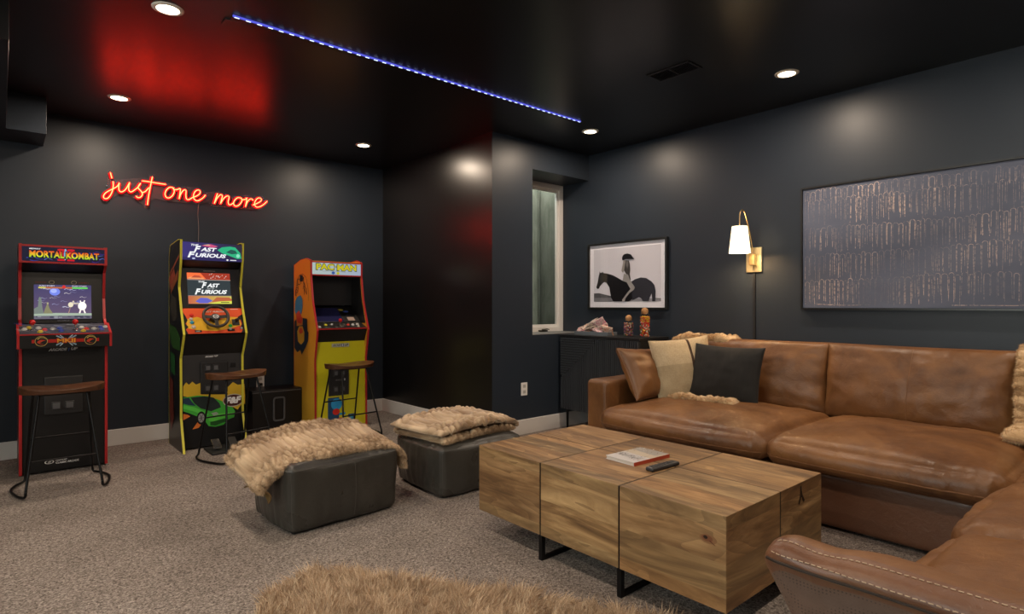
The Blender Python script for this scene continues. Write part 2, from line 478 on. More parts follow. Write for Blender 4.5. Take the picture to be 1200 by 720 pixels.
# ---------------- soft shapes
def nz(x, y, z): return noise.noise(Vector((x, y, z)))
def soft_box(name, size, mat, parent=None, loc=(0,0,0), rot=(0,0,0), r=.06, crown=0, side=0, wr=.0, wscale=4.0, seed=0, cuts=34, taper=0.0, sag=0.0):
    bm = bmesh.new(); bmesh.ops.create_cube(bm, size=2)
    bmesh.ops.subdivide_edges(bm, edges=bm.edges[:], cuts=cuts, use_grid_fill=True)
    a, b, c = size[0]/2, size[1]/2, size[2]/2; r = min(r, a*.98, b*.98, c*.98)
    for v in bm.verts:
        u = Vector(v.co)
        def sp(t): return math.copysign(abs(t)**.82, t)
        p = Vector((sp(u.x)*a, sp(u.y)*b, sp(u.z)*c))
        q = Vector((max(-a+r, min(a-r, p.x)), max(-b+r, min(b-r, p.y)), max(-c+r, min(c-r, p.z))))
        d = p - q
        if d.length > 1e-9: p = q + d.normalized() * r
        fx, fy, fz = 1-u.x*u.x, 1-u.y*u.y, 1-u.z*u.z
        if p.z > 0: p.z += crown * fx*fy
        p.x += math.copysign(side, u.x) * (abs(u.x)**3) * fy * (fz**.7)
        p.y += math.copysign(side, u.y) * (abs(u.y)**3) * fx * (fz**.7)
        if taper: 
            k = 1 - taper*(1-u.z)/2; p.x *= k; p.y *= k
        if sag: p.z -= sag * fx * fy * (1 if u.z > 0 else 0)
        if wr:
            P = p*wscale
            w = nz(P.x+seed, P.y*2.2, P.z*1.1) * .6 + nz(P.x*2.3, P.y*2.1+seed, P.z*3) * .3 + abs(nz(P.x*1.3+seed*2, P.y*5.5, P.z*2)) * .5
            n = Vector((u.x**5, u.y**5, u.z**5)).normalized()
            ed = max(abs(u.x), abs(u.y))**6
            w += ed * (.9*abs(nz(P.x*.9 + seed, P.y*5.2, P.z*.8)) if abs(u.x) > abs(u.y) else .9*abs(nz(P.x*5.2, P.y*.9 + seed, P.z*.8)))
            p += n * wr * w
        v.co = p
    me = bpy.data.meshes.new(name); bm.to_mesh(me); bm.free()
    me.polygons.foreach_set('use_smooth', [True]*len(me.polygons)); me.materials.append(mat)
    o = bpy.data.objects.new(name, me); o.location = loc; o.rotation_euler = rot
    return link(o, parent)
def pillow(name, w, h, t, mat, parent=None, loc=(0,0,0), rot=(0,0,0), wr=.008, seed=0, n=36, mats=None, pick=None, ex=.42, bow=.07):
    # w along x, h along z, thickness along y
    v = []; f = []; idx = {}
    for sgn in (-1, 1):
        for i in range(n+1):
            for j in range(n+1):
                edge = i in (0, n) or j in (0, n)
                if edge and (i, j) in idx: idx[(sgn, i, j)] = idx[(i, j)]; continue
                u = -math.cos(PI*i/n) ; q = -math.cos(PI*j/n)
                u = .6*u + .4*(2*i/n-1); q = .6*q + .4*(2*j/n-1)
                x = u*w/2*(1-bow*(1-q*q)); z = q*h/2*(1-bow*(1-u*u))
                T = t/2*((1-u*u)*(1-q*q))**ex
                k = 0 if edge else wr*(nz(u*2.5+seed, q*2.5, sgn*3+seed) + .6*abs(nz(u*6, q*3+seed, sgn)))
                rr = math.hypot(u, q)
                v.append((x, sgn*(T + k*(0 if edge else 1)), z)); idx[(sgn, i, j)] = len(v)-1
                if edge: idx[(i, j)] = len(v)-1
    mi = []
    for sgn in (-1, 1):
        for i in range(n):
            for j in range(n):
                q = (idx[(sgn,i,j)], idx[(sgn,i+1,j)], idx[(sgn,i+1,j+1)], idx[(sgn,i,j+1)])
                f.append(q if sgn < 0 else q[::-1]); mi.append(pick(i/n, j/n) if pick else 0)
    me = bpy.data.meshes.new(name); me.from_pydata(v, [], f)
    for m_ in (mats or [mat]): me.materials.append(m_)
    me.polygons.foreach_set('material_index', mi); me.polygons.foreach_set('use_smooth', [True]*len(f)); me.update()
    o = bpy.data.objects.new(name, me); o.location = loc; o.rotation_euler = rot; return link(o, parent)
def pillow_edge(w, h, k=.07, n=16):
    pts = []
    for a in range(4*n):
        s, u = divmod(a, n); q = -1 + 2*u/n
        x, z = ((q, -1), (1, q), (-q, 1), (-1, -q))[s]
        pts.append((x*w/2*(1-k*(1-z*z)), 0, z*h/2*(1-k*(1-x*x))))
    return pts

def fur_strands(name, P, Nn, length, width, cols, parent=None, seed=0, lean=(0,0,0), spread=.45, clump=None, mat=None, segs=2):
    """P,Nn (k,3): roots and normals. Narrow tapered blades as one mesh."""
    rng = np.random.default_rng(seed); k = len(P)
    L = length * rng.uniform(.65, 1.15, k)[:, None]
    d = Nn + rng.normal(0, spread, (k, 3)) + np.array(lean)
    if clump is not None: d = d + clump
    d /= np.linalg.norm(d, axis=1)[:, None]
    side = np.cross(d, rng.normal(0, 1, (k, 3))); side /= np.linalg.norm(side, axis=1)[:, None]
    bend = rng.normal(0, .25, (k, 3)) + np.array(lean)*.8 + np.array((0, 0, -.25))
    W = width * rng.uniform(.7, 1.3, k)[:, None]
    rows = []
    for s in range(segs):
        t = s/segs; c = P + d*L*t + bend*L*t*t
        rows += [c - side*W*(1-.5*t), c + side*W*(1-.5*t)]
    rows.append(P + d*L + bend*L)
    nv = 2*segs+1
    V = np.stack(rows, 1).reshape(-1, 3).astype(np.float32)
    base = (np.arange(k)*nv)[:, None]
    tri = []
    for s in range(segs-1): tri += [(2*s, 2*s+1, 2*s+3), (2*s, 2*s+3, 2*s+2)]
    tri.append((2*segs-2, 2*segs-1, 2*segs))
    T = np.concatenate([base + np.array(q) for q in tri], 1).reshape(-1, 3)
    me = bpy.data.meshes.new(name); nt = len(T)
    me.vertices.add(len(V)); me.vertices.foreach_set('co', V.ravel())
    me.loops.add(nt*3); me.loops.foreach_set('vertex_index', T.ravel().astype(np.int32))
    me.polygons.add(nt); me.polygons.foreach_set('loop_start', np.arange(nt, dtype=np.int32)*3)
    try: me.polygons.foreach_set('loop_total', np.full(nt, 3, dtype=np.int32))
    except Exception: pass
    C = np.repeat(cols, nv, axis=0); C = np.concatenate([C, np.ones((len(C), 1))], 1).astype(np.float32)
    ca = me.color_attributes.new('col', 'FLOAT_COLOR', 'POINT'); ca.data.foreach_set('color', C.ravel())
    me.materials.append(mat or M['fur']); me.update(); me.validate()
    o = bpy.data.objects.new(name, me); link(o, parent); o['kind'] = 'stuff'
    return o

def smooth_curve(pts, n):
    """Catmull-Rom through pts, n samples by equal parameter of arc length."""
    P = [Vector(p) for p in pts]; out = []
    Q = [P[0]*2-P[1]] + P + [P[-1]*2-P[-2]]
    for i in range(1, len(Q)-2):
        for k in range(12):
            t = k/12; a, b, c, d = Q[i-1], Q[i], Q[i+1], Q[i+2]
            out.append(.5*((2*b) + (c-a)*t + (2*a-5*b+4*c-d)*t*t + (3*b-a-3*c+d)*t**3))
    out.append(P[-1])
    L = [0]
    for i in range(1, len(out)): L.append(L[-1] + (out[i]-out[i-1]).length)
    res = []; j = 0
    for k in range(n):
        s = L[-1]*k/(n-1)
        while j < len(L)-2 and L[j+1] < s: j += 1
        w = (s-L[j])/max(1e-9, L[j+1]-L[j]); res.append(out[j].lerp(out[j+1], min(1, w)))
    return res, L[-1]

def fur_throw(name, label, cat, curve, across, wdt, thick, c_lo, c_hi, seed=1, lump=(.030, .045), amp=.012, nu=150, nv=110, hair=26000, hl=.012, group=None, edge_var=.02, twist=0.0, root=None, partname='fur_pile', wander=None):
    """Thick ruched throw: a rounded slab swept along `curve`; `across` is the width direction."""
    rail, L = smooth_curve(curve, nu); A = Vector(across).normalized()
    V = np.zeros((nu, nv, 3)); D = np.zeros((nu, nv))
    for i in range(nu):
        t = (rail[min(i+1, nu-1)] - rail[max(i-1, 0)]).normalized(); n = A.cross(t).normalized()
        if n.z < 0 and abs(n.z) > .05: n = -n
        elif abs(n.z) <= .05 and i > 0: n = n if n.dot(pn) > 0 else -n
        pn = n
        if i > 0 and n.dot(pn0) < 0: n = -n
        pn0 = n
        s = L*i/(nu-1); e = min(1, math.sqrt(max(0, 1-(abs(2*i/(nu-1)-1))**10)) + .02)
        hw = wdt/2*(1 + edge_var*2*nz(s*4+seed, 3.1, 0)); 
        wand = A*(wander(i/(nu-1)) if wander else 0)
        for j in range(nv):
            a = 2*PI*j/nv; ca, sa = math.cos(a), math.sin(a)
            y = math.copysign(abs(ca)**.42, ca)*hw*(1 if e > .5 else .5+e); z = math.copysign(abs(sa)**.75, sa)*thick/2*e
            q1 = s/lump[0] + .9*nz(s*7+seed, y*7, 1); q2 = y/lump[1] + .9*nz(s*6, y*6+seed, 2)
            vd = noise.voronoi(Vector((q1, q2 + (1.7 if sa < 0 else 0), seed*1.3)))[0]
            cell = min(1, (vd[1]-vd[0])*1.9)**.55
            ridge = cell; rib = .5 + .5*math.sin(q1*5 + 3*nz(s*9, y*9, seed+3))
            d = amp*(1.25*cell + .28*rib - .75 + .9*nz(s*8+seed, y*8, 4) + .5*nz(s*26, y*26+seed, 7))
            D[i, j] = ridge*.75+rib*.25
            p = rail[i] + wand + A*(y*(1+.4*d)) + n*(z + (d + thick*.18*nz(s*3.1, y*3.3, seed))*(1 if sa > -.2 else .1)*e)
            V[i, j] = p
    idx = np.arange(nu*nv).reshape(nu, nv); nx = np.roll(idx, -1, 1)
    f = np.stack([idx[:-1], nx[:-1], nx[1:], idx[1:]], -1).reshape(-1, 4)
    rng = np.random.default_rng(seed)
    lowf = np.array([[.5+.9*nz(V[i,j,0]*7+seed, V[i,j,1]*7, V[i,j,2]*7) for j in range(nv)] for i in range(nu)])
    K = np.clip(.02 + .72*D + .75*(lowf-.5), 0, 1)  # shade of the creases put into the colour, darkest in the valleys
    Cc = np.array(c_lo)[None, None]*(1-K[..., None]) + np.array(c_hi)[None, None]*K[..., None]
    me = bpy.data.meshes.new(name)
    me.from_pydata([tuple(p) for p in V.reshape(-1, 3)], [], [tuple(int(q) for q in r) for r in f] + [tuple(int(q) for q in idx[0][::-1]), tuple(int(q) for q in idx[-1])])
    ca_ = me.color_attributes.new('col', 'FLOAT_COLOR', 'POINT')
    ca_.data.foreach_set('color', np.concatenate([Cc.reshape(-1, 3), np.ones((nu*nv, 1))], 1).astype(np.float32).ravel())
    me.polygons.foreach_set('use_smooth', [True]*len(me.polygons)); me.materials.append(M['fur']); me.update()
    bm = bmesh.new(); bm.from_mesh(me); bmesh.ops.recalc_face_normals(bm, faces=bm.faces); bm.to_mesh(me); bm.free(); me.update()
    o = bpy.data.objects.new(name, me); link(o, root)
    if label: tag(o, label, cat, group)
    # fibres
    Pn = np.zeros((len(me.vertices), 3)); me.vertices.foreach_get('co', q := np.zeros(len(me.vertices)*3)); 
    Nn = np.zeros(len(me.vertices)*3); me.vertex_normals.foreach_get('vector', Nn); Nn = Nn.reshape(-1, 3)
    Vf = V.reshape(-1, 3)
    cen = Vf.mean(0)
    pick = rng.integers(0, (nu-1)*nv, hair); i_, j_ = pick // nv, pick % nv
    a_, b_ = rng.random(hair)[:, None], rng.random(hair)[:, None]
    i00 = i_*nv + j_; i01 = i_*nv + (j_+1) % nv; i10 = i00 + nv; i11 = i01 + nv
    PP = (Vf[i00]*(1-a_) + Vf[i10]*a_)*(1-b_) + (Vf[i01]*(1-a_) + Vf[i11]*a_)*b_
    CC = Cc.reshape(-1, 3)[i00] * rng.uniform(.8, 1.25, hair)[:, None]
    fur_strands(partname, PP, Nn[i00], hl, .0011, np.clip(CC, 0, 1), o, seed, spread=.5, segs=1)
    return o

# ---------------- recessed downlights
def make_downlight(x, y, label=None):
    t = thing('recessed_downlight', (x, y, H), label or 'recessed ceiling downlight out of view', 'ceiling light', 'recessed downlights')
    b = MB(); b.lathe([(.052, -.001), (.052, -.006), (.062, -.007), (.072, -.003), (.073, 0)], seg=32)
    b.build('trim_ring', M['trimring'], t, smooth=True)
    b = MB(); b.lathe([(.001, -.0045), (.053, -.0045), (.053, -.0015), (.001, -.0015)], seg=32)
    b.build('lens', M['lens'], t)
    ld = bpy.data.lights.new('beam', 'AREA'); ld.shape = 'DISK'; ld.size = .09; ld.energy = DOWN_W; ld.color = WARM; ld.spread = math.radians(DOWN_SPREAD)
    lo = bpy.data.objects.new('beam', ld); lo.location = (0, 0, -.012); link(lo, t)
    return t
for (x, y), lb in zip(DOWN, ['lit recessed downlight nearest the camera, in the red glow at the top left', 'lit recessed downlight above the red neon sign near the back wall',
        'lit recessed downlight above the yellow arcade cabinet', 'lit recessed downlight just past the right end of the blue light strip', 'lit recessed downlight above the leather sectional, right of the air vent']):
    make_downlight(x, y, lb)
for (x, y), lb in zip(DOWN_OFF, ['left of the camera, nearest the arcade side', 'over the near corner of the sectional', 'over the near arm of the sectional', 'straight above the camera', 'at the far left wall', 'at the near left wall']):
    make_downlight(x, y, 'recessed downlight out of view ' + lb)

# ---------------- LED strip, bracket and vent on the ceiling
def led_strip():
    y, x0, x1 = 3.222, .905, 3.552
    t = thing('light_strip', (x0, y, H), 'long thin blue-violet LED strip glowing across the black ceiling', 'light strip')
    b = MB(); b.box(0, x1-x0, .004, .040, -.010, 0); b.build('channel', M['black'], t)
    b = MB(); b.box(.0, x1-x0, -.0045, .004, -.008, 0); b.build('diffuser', emis('violet blue glow', (.13, .14, .9), .75), t)
    me = None; em = emis('white blue diode', (.55, .66, 1.0), 1.8)
    for k in range(47):
        if me is None:
            m = MB(); m.box(-.012, .012, -.0026, .0026, -.0030, 0); o = m.build('diode', em, t); me = o.data
        else: o = link(bpy.data.objects.new('diode', me), t)
        o.location = (.02 + k*(x1-x0-.04)/46, 0, -.0085)
    for i in range(6):      # real glow of the strip
        ld = bpy.data.lights.new('strip_glow', 'AREA'); ld.shape = 'RECTANGLE'; ld.size = .42; ld.size_y = .01; ld.energy = .22; ld.color = (.25, .3, 1.0)
        lo = bpy.data.objects.new('strip_glow', ld); lo.location = ((i+.5)*(x1-x0)/6, 0, -.014); link(lo, t)
    b = MB(); b.box(.885, .897, 3.275, 3.36, H-.006, H); b.box(.897, 1.05, 3.275, 3.285, H-.006, H); b.box(.897, 1.05, 3.292, 3.297, H-.004, H)
    tag(b.build('ceiling_bracket', plain('dark grey metal', (.03, .03, .03), .35)), 'small black metal bracket on the ceiling beside the left end of the blue light strip', 'bracket')
led_strip()
def vent():
    x0, x1, y0, y1 = 3.165, 3.325, 1.99, 2.30
    t = thing('air_vent', (x0, y0, H), 'black rectangular air vent in the dark ceiling', 'vent')
    b = MB(); w = .016
    for q in ((0, w, 0, y1-y0), (x1-x0-w, x1-x0, 0, y1-y0), (w, x1-x0-w, 0, w), (w, x1-x0-w, y1-y0-w, y1-y0)): b.box(q[0], q[1], q[2], q[3], -.007, 0)
    b.box(w, x1-x0-w, (y1-y0)/2-.005, (y1-y0)/2+.005, -.006, 0)
    b.build('frame', plain('black vent enamel', (.013, .013, .013), .3), t, bevel=.002)
    me = None
    for k in range(22):
        yy = .024 + k*(y1-y0-.048)/21
        if me is None:
            m = MB(); m.bar((w, 0, -.004), (x1-x0-w, 0, -.004), .0015, .008, (0, .6, .8)); o = m.build('slat', M['frame_black'], t); me = o.data
        else: o = link(bpy.data.objects.new('slat', me), t)
        o.location = (0, yy, 0)
vent()

# ---------------- neon sign
def neon():
    Y = 5.79
    def Z(p): return on_back(90 + p[0]/4.8, 180 + p[1]/4.8, Y)
    t = thing('neon_sign', (1.30, 5.824, 2.1), 'glowing red neon script sign reading just one more on the dark back wall', 'neon sign')
    off = (1.30, 5.824, 2.1)
    S = [
     [(188,108),(192,124),(197,140)],
     [(203,158),(204,185),(198,215),(185,240),(168,255),(152,252),(150,238),(162,222),(185,208),(210,196),(228,184),(238,166)],
     [(238,166),(235,190),(238,210),(250,217),(268,208),(282,190),(296,164)], [(296,164),(291,190),(293,210),(305,217),(325,205),(345,188),(358,168)],
     [(358,168),(347,182),(345,196),(360,212),(368,230),(358,246),(342,249),(332,240)], [(364,222),(385,214),(405,192)],
     [(424,132),(416,170),(408,210),(401,250),(396,290)], [(366,155),(400,159),(440,166),(500,175)],
     [(546,196),(522,191),(503,206),(495,228),(502,247),(520,250),(538,236),(547,214),(541,197)],[(545,204),(562,204),(580,197)],
     [(582,198),(579,225),(574,256)],[(574,256),(584,228),(600,207),(613,209),(612,235),(616,257),(630,260),(650,248)],
     [(650,248),(672,240),(690,227),(692,212),(680,206),(664,215),(655,236),(659,257),(676,267),(696,259),(712,247),(722,234)],
     [(790,226),(781,252),(772,282)],[(772,282),(788,252),(806,233),(817,238),(812,262),(807,282)],[(807,282),(824,255),(843,240),(855,245),(850,270),(853,287),(864,289),(880,278)],
     [(925,253),(905,249),(888,262),(880,280),(887,295),(904,295),(920,281),(928,263),(922,252)],[(926,260),(942,260),(954,252)],
     [(955,250),(952,275),(947,300)],[(947,300),(956,276),(970,259),(984,257),(990,266)],
     [(988,291),(1013,281),(1034,268),(1036,256),(1020,251),(1005,264),(998,284),(1007,301),(1027,300),(1050,287),(1069,269)]]
    core = emis('neon core', (1.0, .022, .0075), NEON_POWER)
    sleeve = emis('red halo sleeve', (1.0, .014, .016), 1.0)  # wide glowing sleeve stands in for the red halo round the tubes
    for st in S:
        c, _ = smooth_curve([Z(p) for p in st], max(6, len(st)*4))
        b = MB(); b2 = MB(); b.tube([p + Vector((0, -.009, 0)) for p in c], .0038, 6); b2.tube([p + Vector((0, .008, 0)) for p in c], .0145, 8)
        sl = b2.build('halo_sleeve', sleeve, t, off, smooth=True); b.build('lit_tube', core, t, off, smooth=True)
    out = [(135,240),(140,215),(178,196),(168,104),(190,88),(212,105),(222,148),(300,140),(360,134),(405,138),(408,116),(440,116),(442,148),(520,165),(560,180),(620,185),(690,188),(725,218),(770,213),(800,206),(830,220),(880,235),(930,230),(990,236),(1045,236),(1086,262),(1075,290),(1040,318),(960,312),(900,308),(860,305),(770,298),(740,272),(690,285),(620,277),(570,272),(500,265),(440,250),(415,268),(412,302),(385,308),(372,285),(340,265),(300,237),(230,230),(200,252),(170,274),(145,268)]
    P = [Z(p) for p in out]
    b = MB(); n = len(P)
    b.add([tuple(p + Vector((0, .018, 0))) for p in P] + [tuple(p + Vector((0, .023, 0))) for p in P], [tuple(range(n)), tuple(range(n, 2*n))[::-1]] + [(i, n+i, n+(i+1) % n, (i+1) % n) for i in range(n)])
    m = NT('clear acrylic'); m.n.remove(m.b)
    tr = m.N('ShaderNodeBsdfTransparent'); tr.inputs[0].default_value = (.93, .90, .90, 1)
    gl = m.N('ShaderNodeBsdfGlossy'); gl.inputs[1].default_value = .12; df = m.N('ShaderNodeBsdfDiffuse'); df.inputs[0].default_value = (.5, .5, .5, 1)
    m1 = m.N('ShaderNodeMixShader'); m1.inputs[0].default_value = .05; m2 = m.N('ShaderNodeMixShader'); m2.inputs[0].default_value = .05
    m.L(tr.outputs[0], m1.inputs[1]); m.L(gl.outputs[0], m1.inputs[2]); m.L(m1.outputs[0], m2.inputs[1]); m.L(df.outputs[0], m2.inputs[2]); m.L(m2.outputs[0], m.out.inputs[0])
    b.build('acrylic_backing', m.m, t, off)
    b = MB()
    for p in ((170,180),(420,200),(640,200),(860,250),(1030,245)):
        q = Z(p); b.lathe([(.006, 0), (.006, .012)], (q.x, Y+.022, q.z), 10, axis='y')
    b.build('standoff', M['chrome'], t, off, smooth=True)
    c, _ = smooth_curve([Z((690, 278)) + Vector((0, .025, 0)), Z((686, 340)) + Vector((0, .028, 0)), Z((690, 420)) + Vector((0, .028, 0)), Z((688, 520)) + Vector((0, .028, 0)), Z((690, 700)) + Vector((0, .026, 0))], 30)
    b = MB(); b.tube(c, .0032, 6); b.build('power_cord', plain('clear grey cord', (.16, .14, .14), .4), t, off, smooth=True)
neon()

# ---------------- arcade cabinets
def profile_trim(prof, x, w, proud=.0025):
    b = MB(); n = len(prof)
    for i in range(n-1):
        p, q = prof[i], prof[i+1]
        dy, dz = q[0]-p[0], q[1]-p[1]; L = math.hypot(dy, dz); ny, nz_ = dz/L*proud, -dy/L*proud
        ey, ez = dy/L*.0015, dz/L*.0015
        b.prism_x([(p[0]-ey-ny, p[1]-ez-nz_), (q[0]+ey-ny, q[1]+ez-nz_), (q[0]+ey+ny, q[1]+ez+nz_), (p[0]-ey+ny, p[1]-ez+nz_)], x-w/2, x+w/2)
    return b
def cab_sides(t, W, prof, mats, trim, th=.016):
    for s, m in ((-1, mats[0]), (1, mats[1])):
        x = s*(W/2 - th/2)
        b = MB(); b.prism_x(prof, x-th/2, x+th/2); sp = b.build('side_panel', m, t)
        profile_trim(prof, x, th+.001).build('edge_trim', trim, sp)
def buttons(t, lst):
    shared = {}
    for (x, y, z, col, r) in lst:
        k = (col, r)
        if k not in shared:
            b = MB(); b.lathe([(r*1.25, 0), (r*1.25, .003), (r, .005), (r*.85, .010), (.0005, .0105)], seg=16)
            o = b.build('button', plain('button %s' % (col,), col, .3), t, smooth=True); shared[k] = o.data
        else: o = link(bpy.data.objects.new('button', shared[k]), t)
        o.location = (x, y, z)
        yield o
def joystick(t, x, y, z, tilt):
    b = MB(); b.lathe([(.016, 0), (.014, .003), (.005, .006), (.005, .038)], seg=12); s = b.build('joystick_shaft', M['chrome'], t, smooth=True)
    s.location = (x, y, z); s.rotation_euler.x = tilt
    b = MB(); b.lathe([(.0005, .036), (.012, .040), (.0175, .052), (.0175, .060), (.012, .070), (.0005, .073)], seg=16); b.build('joystick_ball', M['redplastic'], s, smooth=True)
def coin_door(t, x0, x1, z0, z1, y, slots):
    b = MB(); b.box(x0, x1, y-.012, y+.002, z0, z1); d = b.build('coin_door', plain('dark coin door plastic', (.018, .018, .019), .4), t, bevel=.018, bseg=3)
    sm = plain('coin slot frame', (.03, .03, .032), .3)
    for (a, c, e, g) in slots:
        b = MB(); b.box(a, c, y-.018, y-.010, e, g); sl = b.build('coin_slot', sm, t, bevel=.003)
        b = MB(); b.box(a+.008, c-.008, y-.0195, y-.017, e+.008, g-.008); b.build('slot_insert', M['grey_plastic'], sl)
    return d

def grad(stops):
    def f(a, c):
        for (p, q), (r, s) in zip(stops[:-1], stops[1:]):
            if c <= r: return lerp(q, s, (c-p)/(r-p))
        return stops[-1][1]
    return f
WHT = (.75, .75, .75); BLK = (.006, .006, .007)

def cabinet_fighting():
    W = .494; O = (.345, 5.15, 0)
    t = thing('arcade_cabinet', O, 'black arcade cabinet with red edges and a lit fighting game screen, leftmost of three', 'arcade cabinet', 'arcade cabinets on the back wall')
    prof = [(0, .012), (0, .88), (.02, 1.02), (.10, 1.06), (.135, 1.21), (.105, 1.40), (.02, 1.452), (.02, 1.577), (.10, 1.58), (.44, 1.575), (.46, 1.5), (.46, .012)]
    side = plain('black cabinet side', (.009, .009, .010), .35)
    cab_sides(t, W, prof, (side, side), M['red_trim'])
    w = W/2-.016
    b = MB(); b.slab(-w, w, (.012, .015), (.012, .88), .012); b.build('front_panel', M['black'], t)
    b = MB(); b.box(-w, w, .44, .455, .02, 1.57); b.box(-w, w, .03, .44, 1.562, 1.572); b.build('back_panel', M['black_matte'], t)
    # control deck: wider box
    dw = W/2+.012
    b = MB(); b.prism_x([(-.115, .872), (-.118, .962), (.05, 1.03), (.06, .872)], -dw, dw); dk = b.build('control_deck', M['black'], t)
    for s in (-1, 1): profile_trim([(-.02, .872), (-.115, .872), (-.118, .962), (.05, 1.03)], s*(dw-.006), .014).build('edge_trim', M['red_trim'], dk)
    b = MB(); b.bar((-dw, -.1195, .964), (dw, -.1195, .964), .006, .009); b.build('deck_trim', M['red_trim'], dk)
    # printed deck top
    u = Vector((0, .168, .068)).normalized(); L = math.hypot(.168, .068)
    P = Print((-dw+.014, -.118, .9625), (1, 0, 0), u)
    ww = 2*dw-.028
    P.rect(0, 0, ww, L, (.05, .05, .07))
    rnd = random.Random(3)
    for k in range(60):
        x, y = rnd.uniform(0, ww), rnd.uniform(.01, L-.02); c = rnd.choice([(.25, .27, .32), (.02, .02, .03), (.10, .11, .16), (.3, .3, .3), (.02, .05, .2)])
        P.line([(x-.03, y+.01), (x, y+rnd.uniform(-.01, .01)), (x+.03, y-.012)], rnd.uniform(.003, .008), c, True)
    P.build('deck_artwork', M['print'], dk)
    def pt(x, v): return (-dw+.014 + x*ww, -.118 + u.y*v*L, .963 + u.z*v*L)
    tilt = math.atan2(.068, .168)
    B = [(.055,.5,'w'),(.10,.62,'y'),(.205,.58,'w'),(.27,.42,'r'),(.36,.48,'w'),(.22,.25,'y'),(.44,.55,'b'),(.45,.3,'b'),(.69,.58,'w'),(.74,.42,'r'),(.83,.45,'w'),(.70,.24,'y'),(.915,.58,'b'),(.92,.35,'b'),(.97,.6,'w')]
    colr = {'w': (.5, .5, .48), 'y': (.65, .48, .02), 'r': (.6, .03, .02), 'b': (.03, .06, .35)}
    for o in buttons(t, [(*pt(x, v), colr[c], .013) for x, v, c in B]): o.rotation_euler.x = tilt
    joystick(t, *pt(.135, .45), tilt); joystick(t, *pt(.61, .45), tilt)
    # deck front print
    P = Print((-dw, -.1185, .872), (1, 0, 0), (0, 0, 1)); ww = 2*dw; cx = ww/2
    P.rect(.075, .036, ww-.075, .058, (.42, .02, .012))
    for sx in (.125, ww-.125):
        P.disc(sx, .047, .036, .034, (.012, .012, .012)); P.ring(sx, .047, .031, .034, (.55, .38, .12))
        m = 1 if sx < cx else 1
        P.poly([(sx-.018, .048), (sx-.004, .058), (sx+.012, .056), (sx+.024, .050), (sx+.010, .049), (sx+.003, .043), (sx-.006, .036), (sx-.016, .032), (sx-.022, .038)], (.50, .05, .02))
        P.line([(sx-.02, .060), (sx-.006, .072), (sx+.014, .070), (sx+.026, .060)], .006, (.55, .42, .1), True)
        P.line([(sx-.016, .040), (sx-.004, .028), (sx+.012, .026)], .005, (.5, .06, .02), True)
    for a in (-1, 1):
        P.line([(cx-a*.055, .082), (cx, .05), (cx+a*.055, .018)], .008, (.25, .38, .48)); P.line([(cx-a*.035, .086), (cx, .05), (cx+a*.035, .012)], .006, (.35, .45, .55))
    P.text('MKII', cx-.05, .034, cx+.05, .062, (.75, .30, .03), bold=.03, outline=(.35, .02, .01), ow=.006)
    P.build('deck_lettering', M['print'], dk)
    # screen
    p0, p1 = (.125, 1.035), (.155, 1.395)
    b = MB(); b.slab(-w, w, p0, p1, .012); b.prism_x([(.125, 1.40), (.045, 1.455), (.055, 1.465), (.16, 1.41)], -w, w); bz = b.build('screen_bezel', M['black'], t)
    u = Vector((0, p1[0]-p0[0], p1[1]-p0[1])).normalized(); Ls = .36
    P = Print((-.2, p0[0], p0[1]) , (1, 0, 0), u)      # x 0..0.4
    P.k = 2
    P.text('MORTAL', .045, .285, .105, .292, (.28, .03, .02)); P.text('KOMBAT', .29, .285, .35, .292, (.28, .03, .02))
    P.ring(.135, .29, .010, .0125, (.35, .3, .2), asp=1.3); P.ring(.262, .29, .010, .0125, (.35, .3, .2), asp=1.3)
    P.text('ARCADE1UP', .165, .012, .235, .020, (.3, .3, .35), shear=.2)
    P.build('bezel_print', M['print'], bz)
    X0, X1, Z0, Z1 = .036, .364, .028, .272
    P = Print((-.2, p0[0]-.002, p0[1]), (1, 0, 0), u); P.k = 3
    sky = lambda x, y: lerp((.13, .09, .15), (.05, .045, .13), (y-Z0)/(Z1-Z0))
    P.poly([(X0, Z0), (X1, Z0), (X1, Z1), (X0, Z1)], sky)
    rnd = random.Random(5)
    P.disc(.152, .222, .030, .027, (.16, .22, .75)); P.disc(.146, .228, .018, .015, (.34, .42, .9))
    for k in range(26):
        x, y = rnd.uniform(X0+.02, X1-.04), rnd.uniform(.11, .245); c = rnd.choice([(.40, .42, .62), (.24, .24, .42), (.5, .46, .5)])
        P.line([(x-.018, y), (x-.006, y+.006), (x+.008, y-.002), (x+.022, y+.003)], rnd.uniform(.002, .005), c, True)
    P.poly([(X0, .06), (X0, .10), (.058, .115), (.062, .175), (.068, .185), (.076, .175), (.082, .11), (.09, .06)], (.17, .20, .18))
    P.poly([(X0, .05), (X1, .05), (X1, .066), (.16, .070), (X0, .064)], (.34, .42, .33)); P.rect(X0, Z0, X1, .05, (.13, .12, .16))
    for k in range(14):
        x = rnd.uniform(X0, X1-.03); P.rect(x, rnd.uniform(.03, .043), x+.02, rnd.uniform(.044, .05), rnd.choice([(.24, .25, .28), (.05, .05, .08)]))
    P.poly([(.088, .066), (.096, .098), (.106, .128), (.114, .13), (.122, .10), (.134, .078), (.14, .066)], (.22, .21, .12)); P.disc(.111, .137, .006, .008, (.35, .32, .2))
    # plain stand-in figures
    P.line([(.228, .066), (.236, .095), (.240, .13)], .006, (.35, .22, .18), True); P.disc(.241, .128, .015, .018, (.75, .68, .5)); P.disc(.256, .150, .006, .007, (.6, .5, .4)); P.line([(.25, .138), (.288, .137)], .006, (.7, .6, .45))
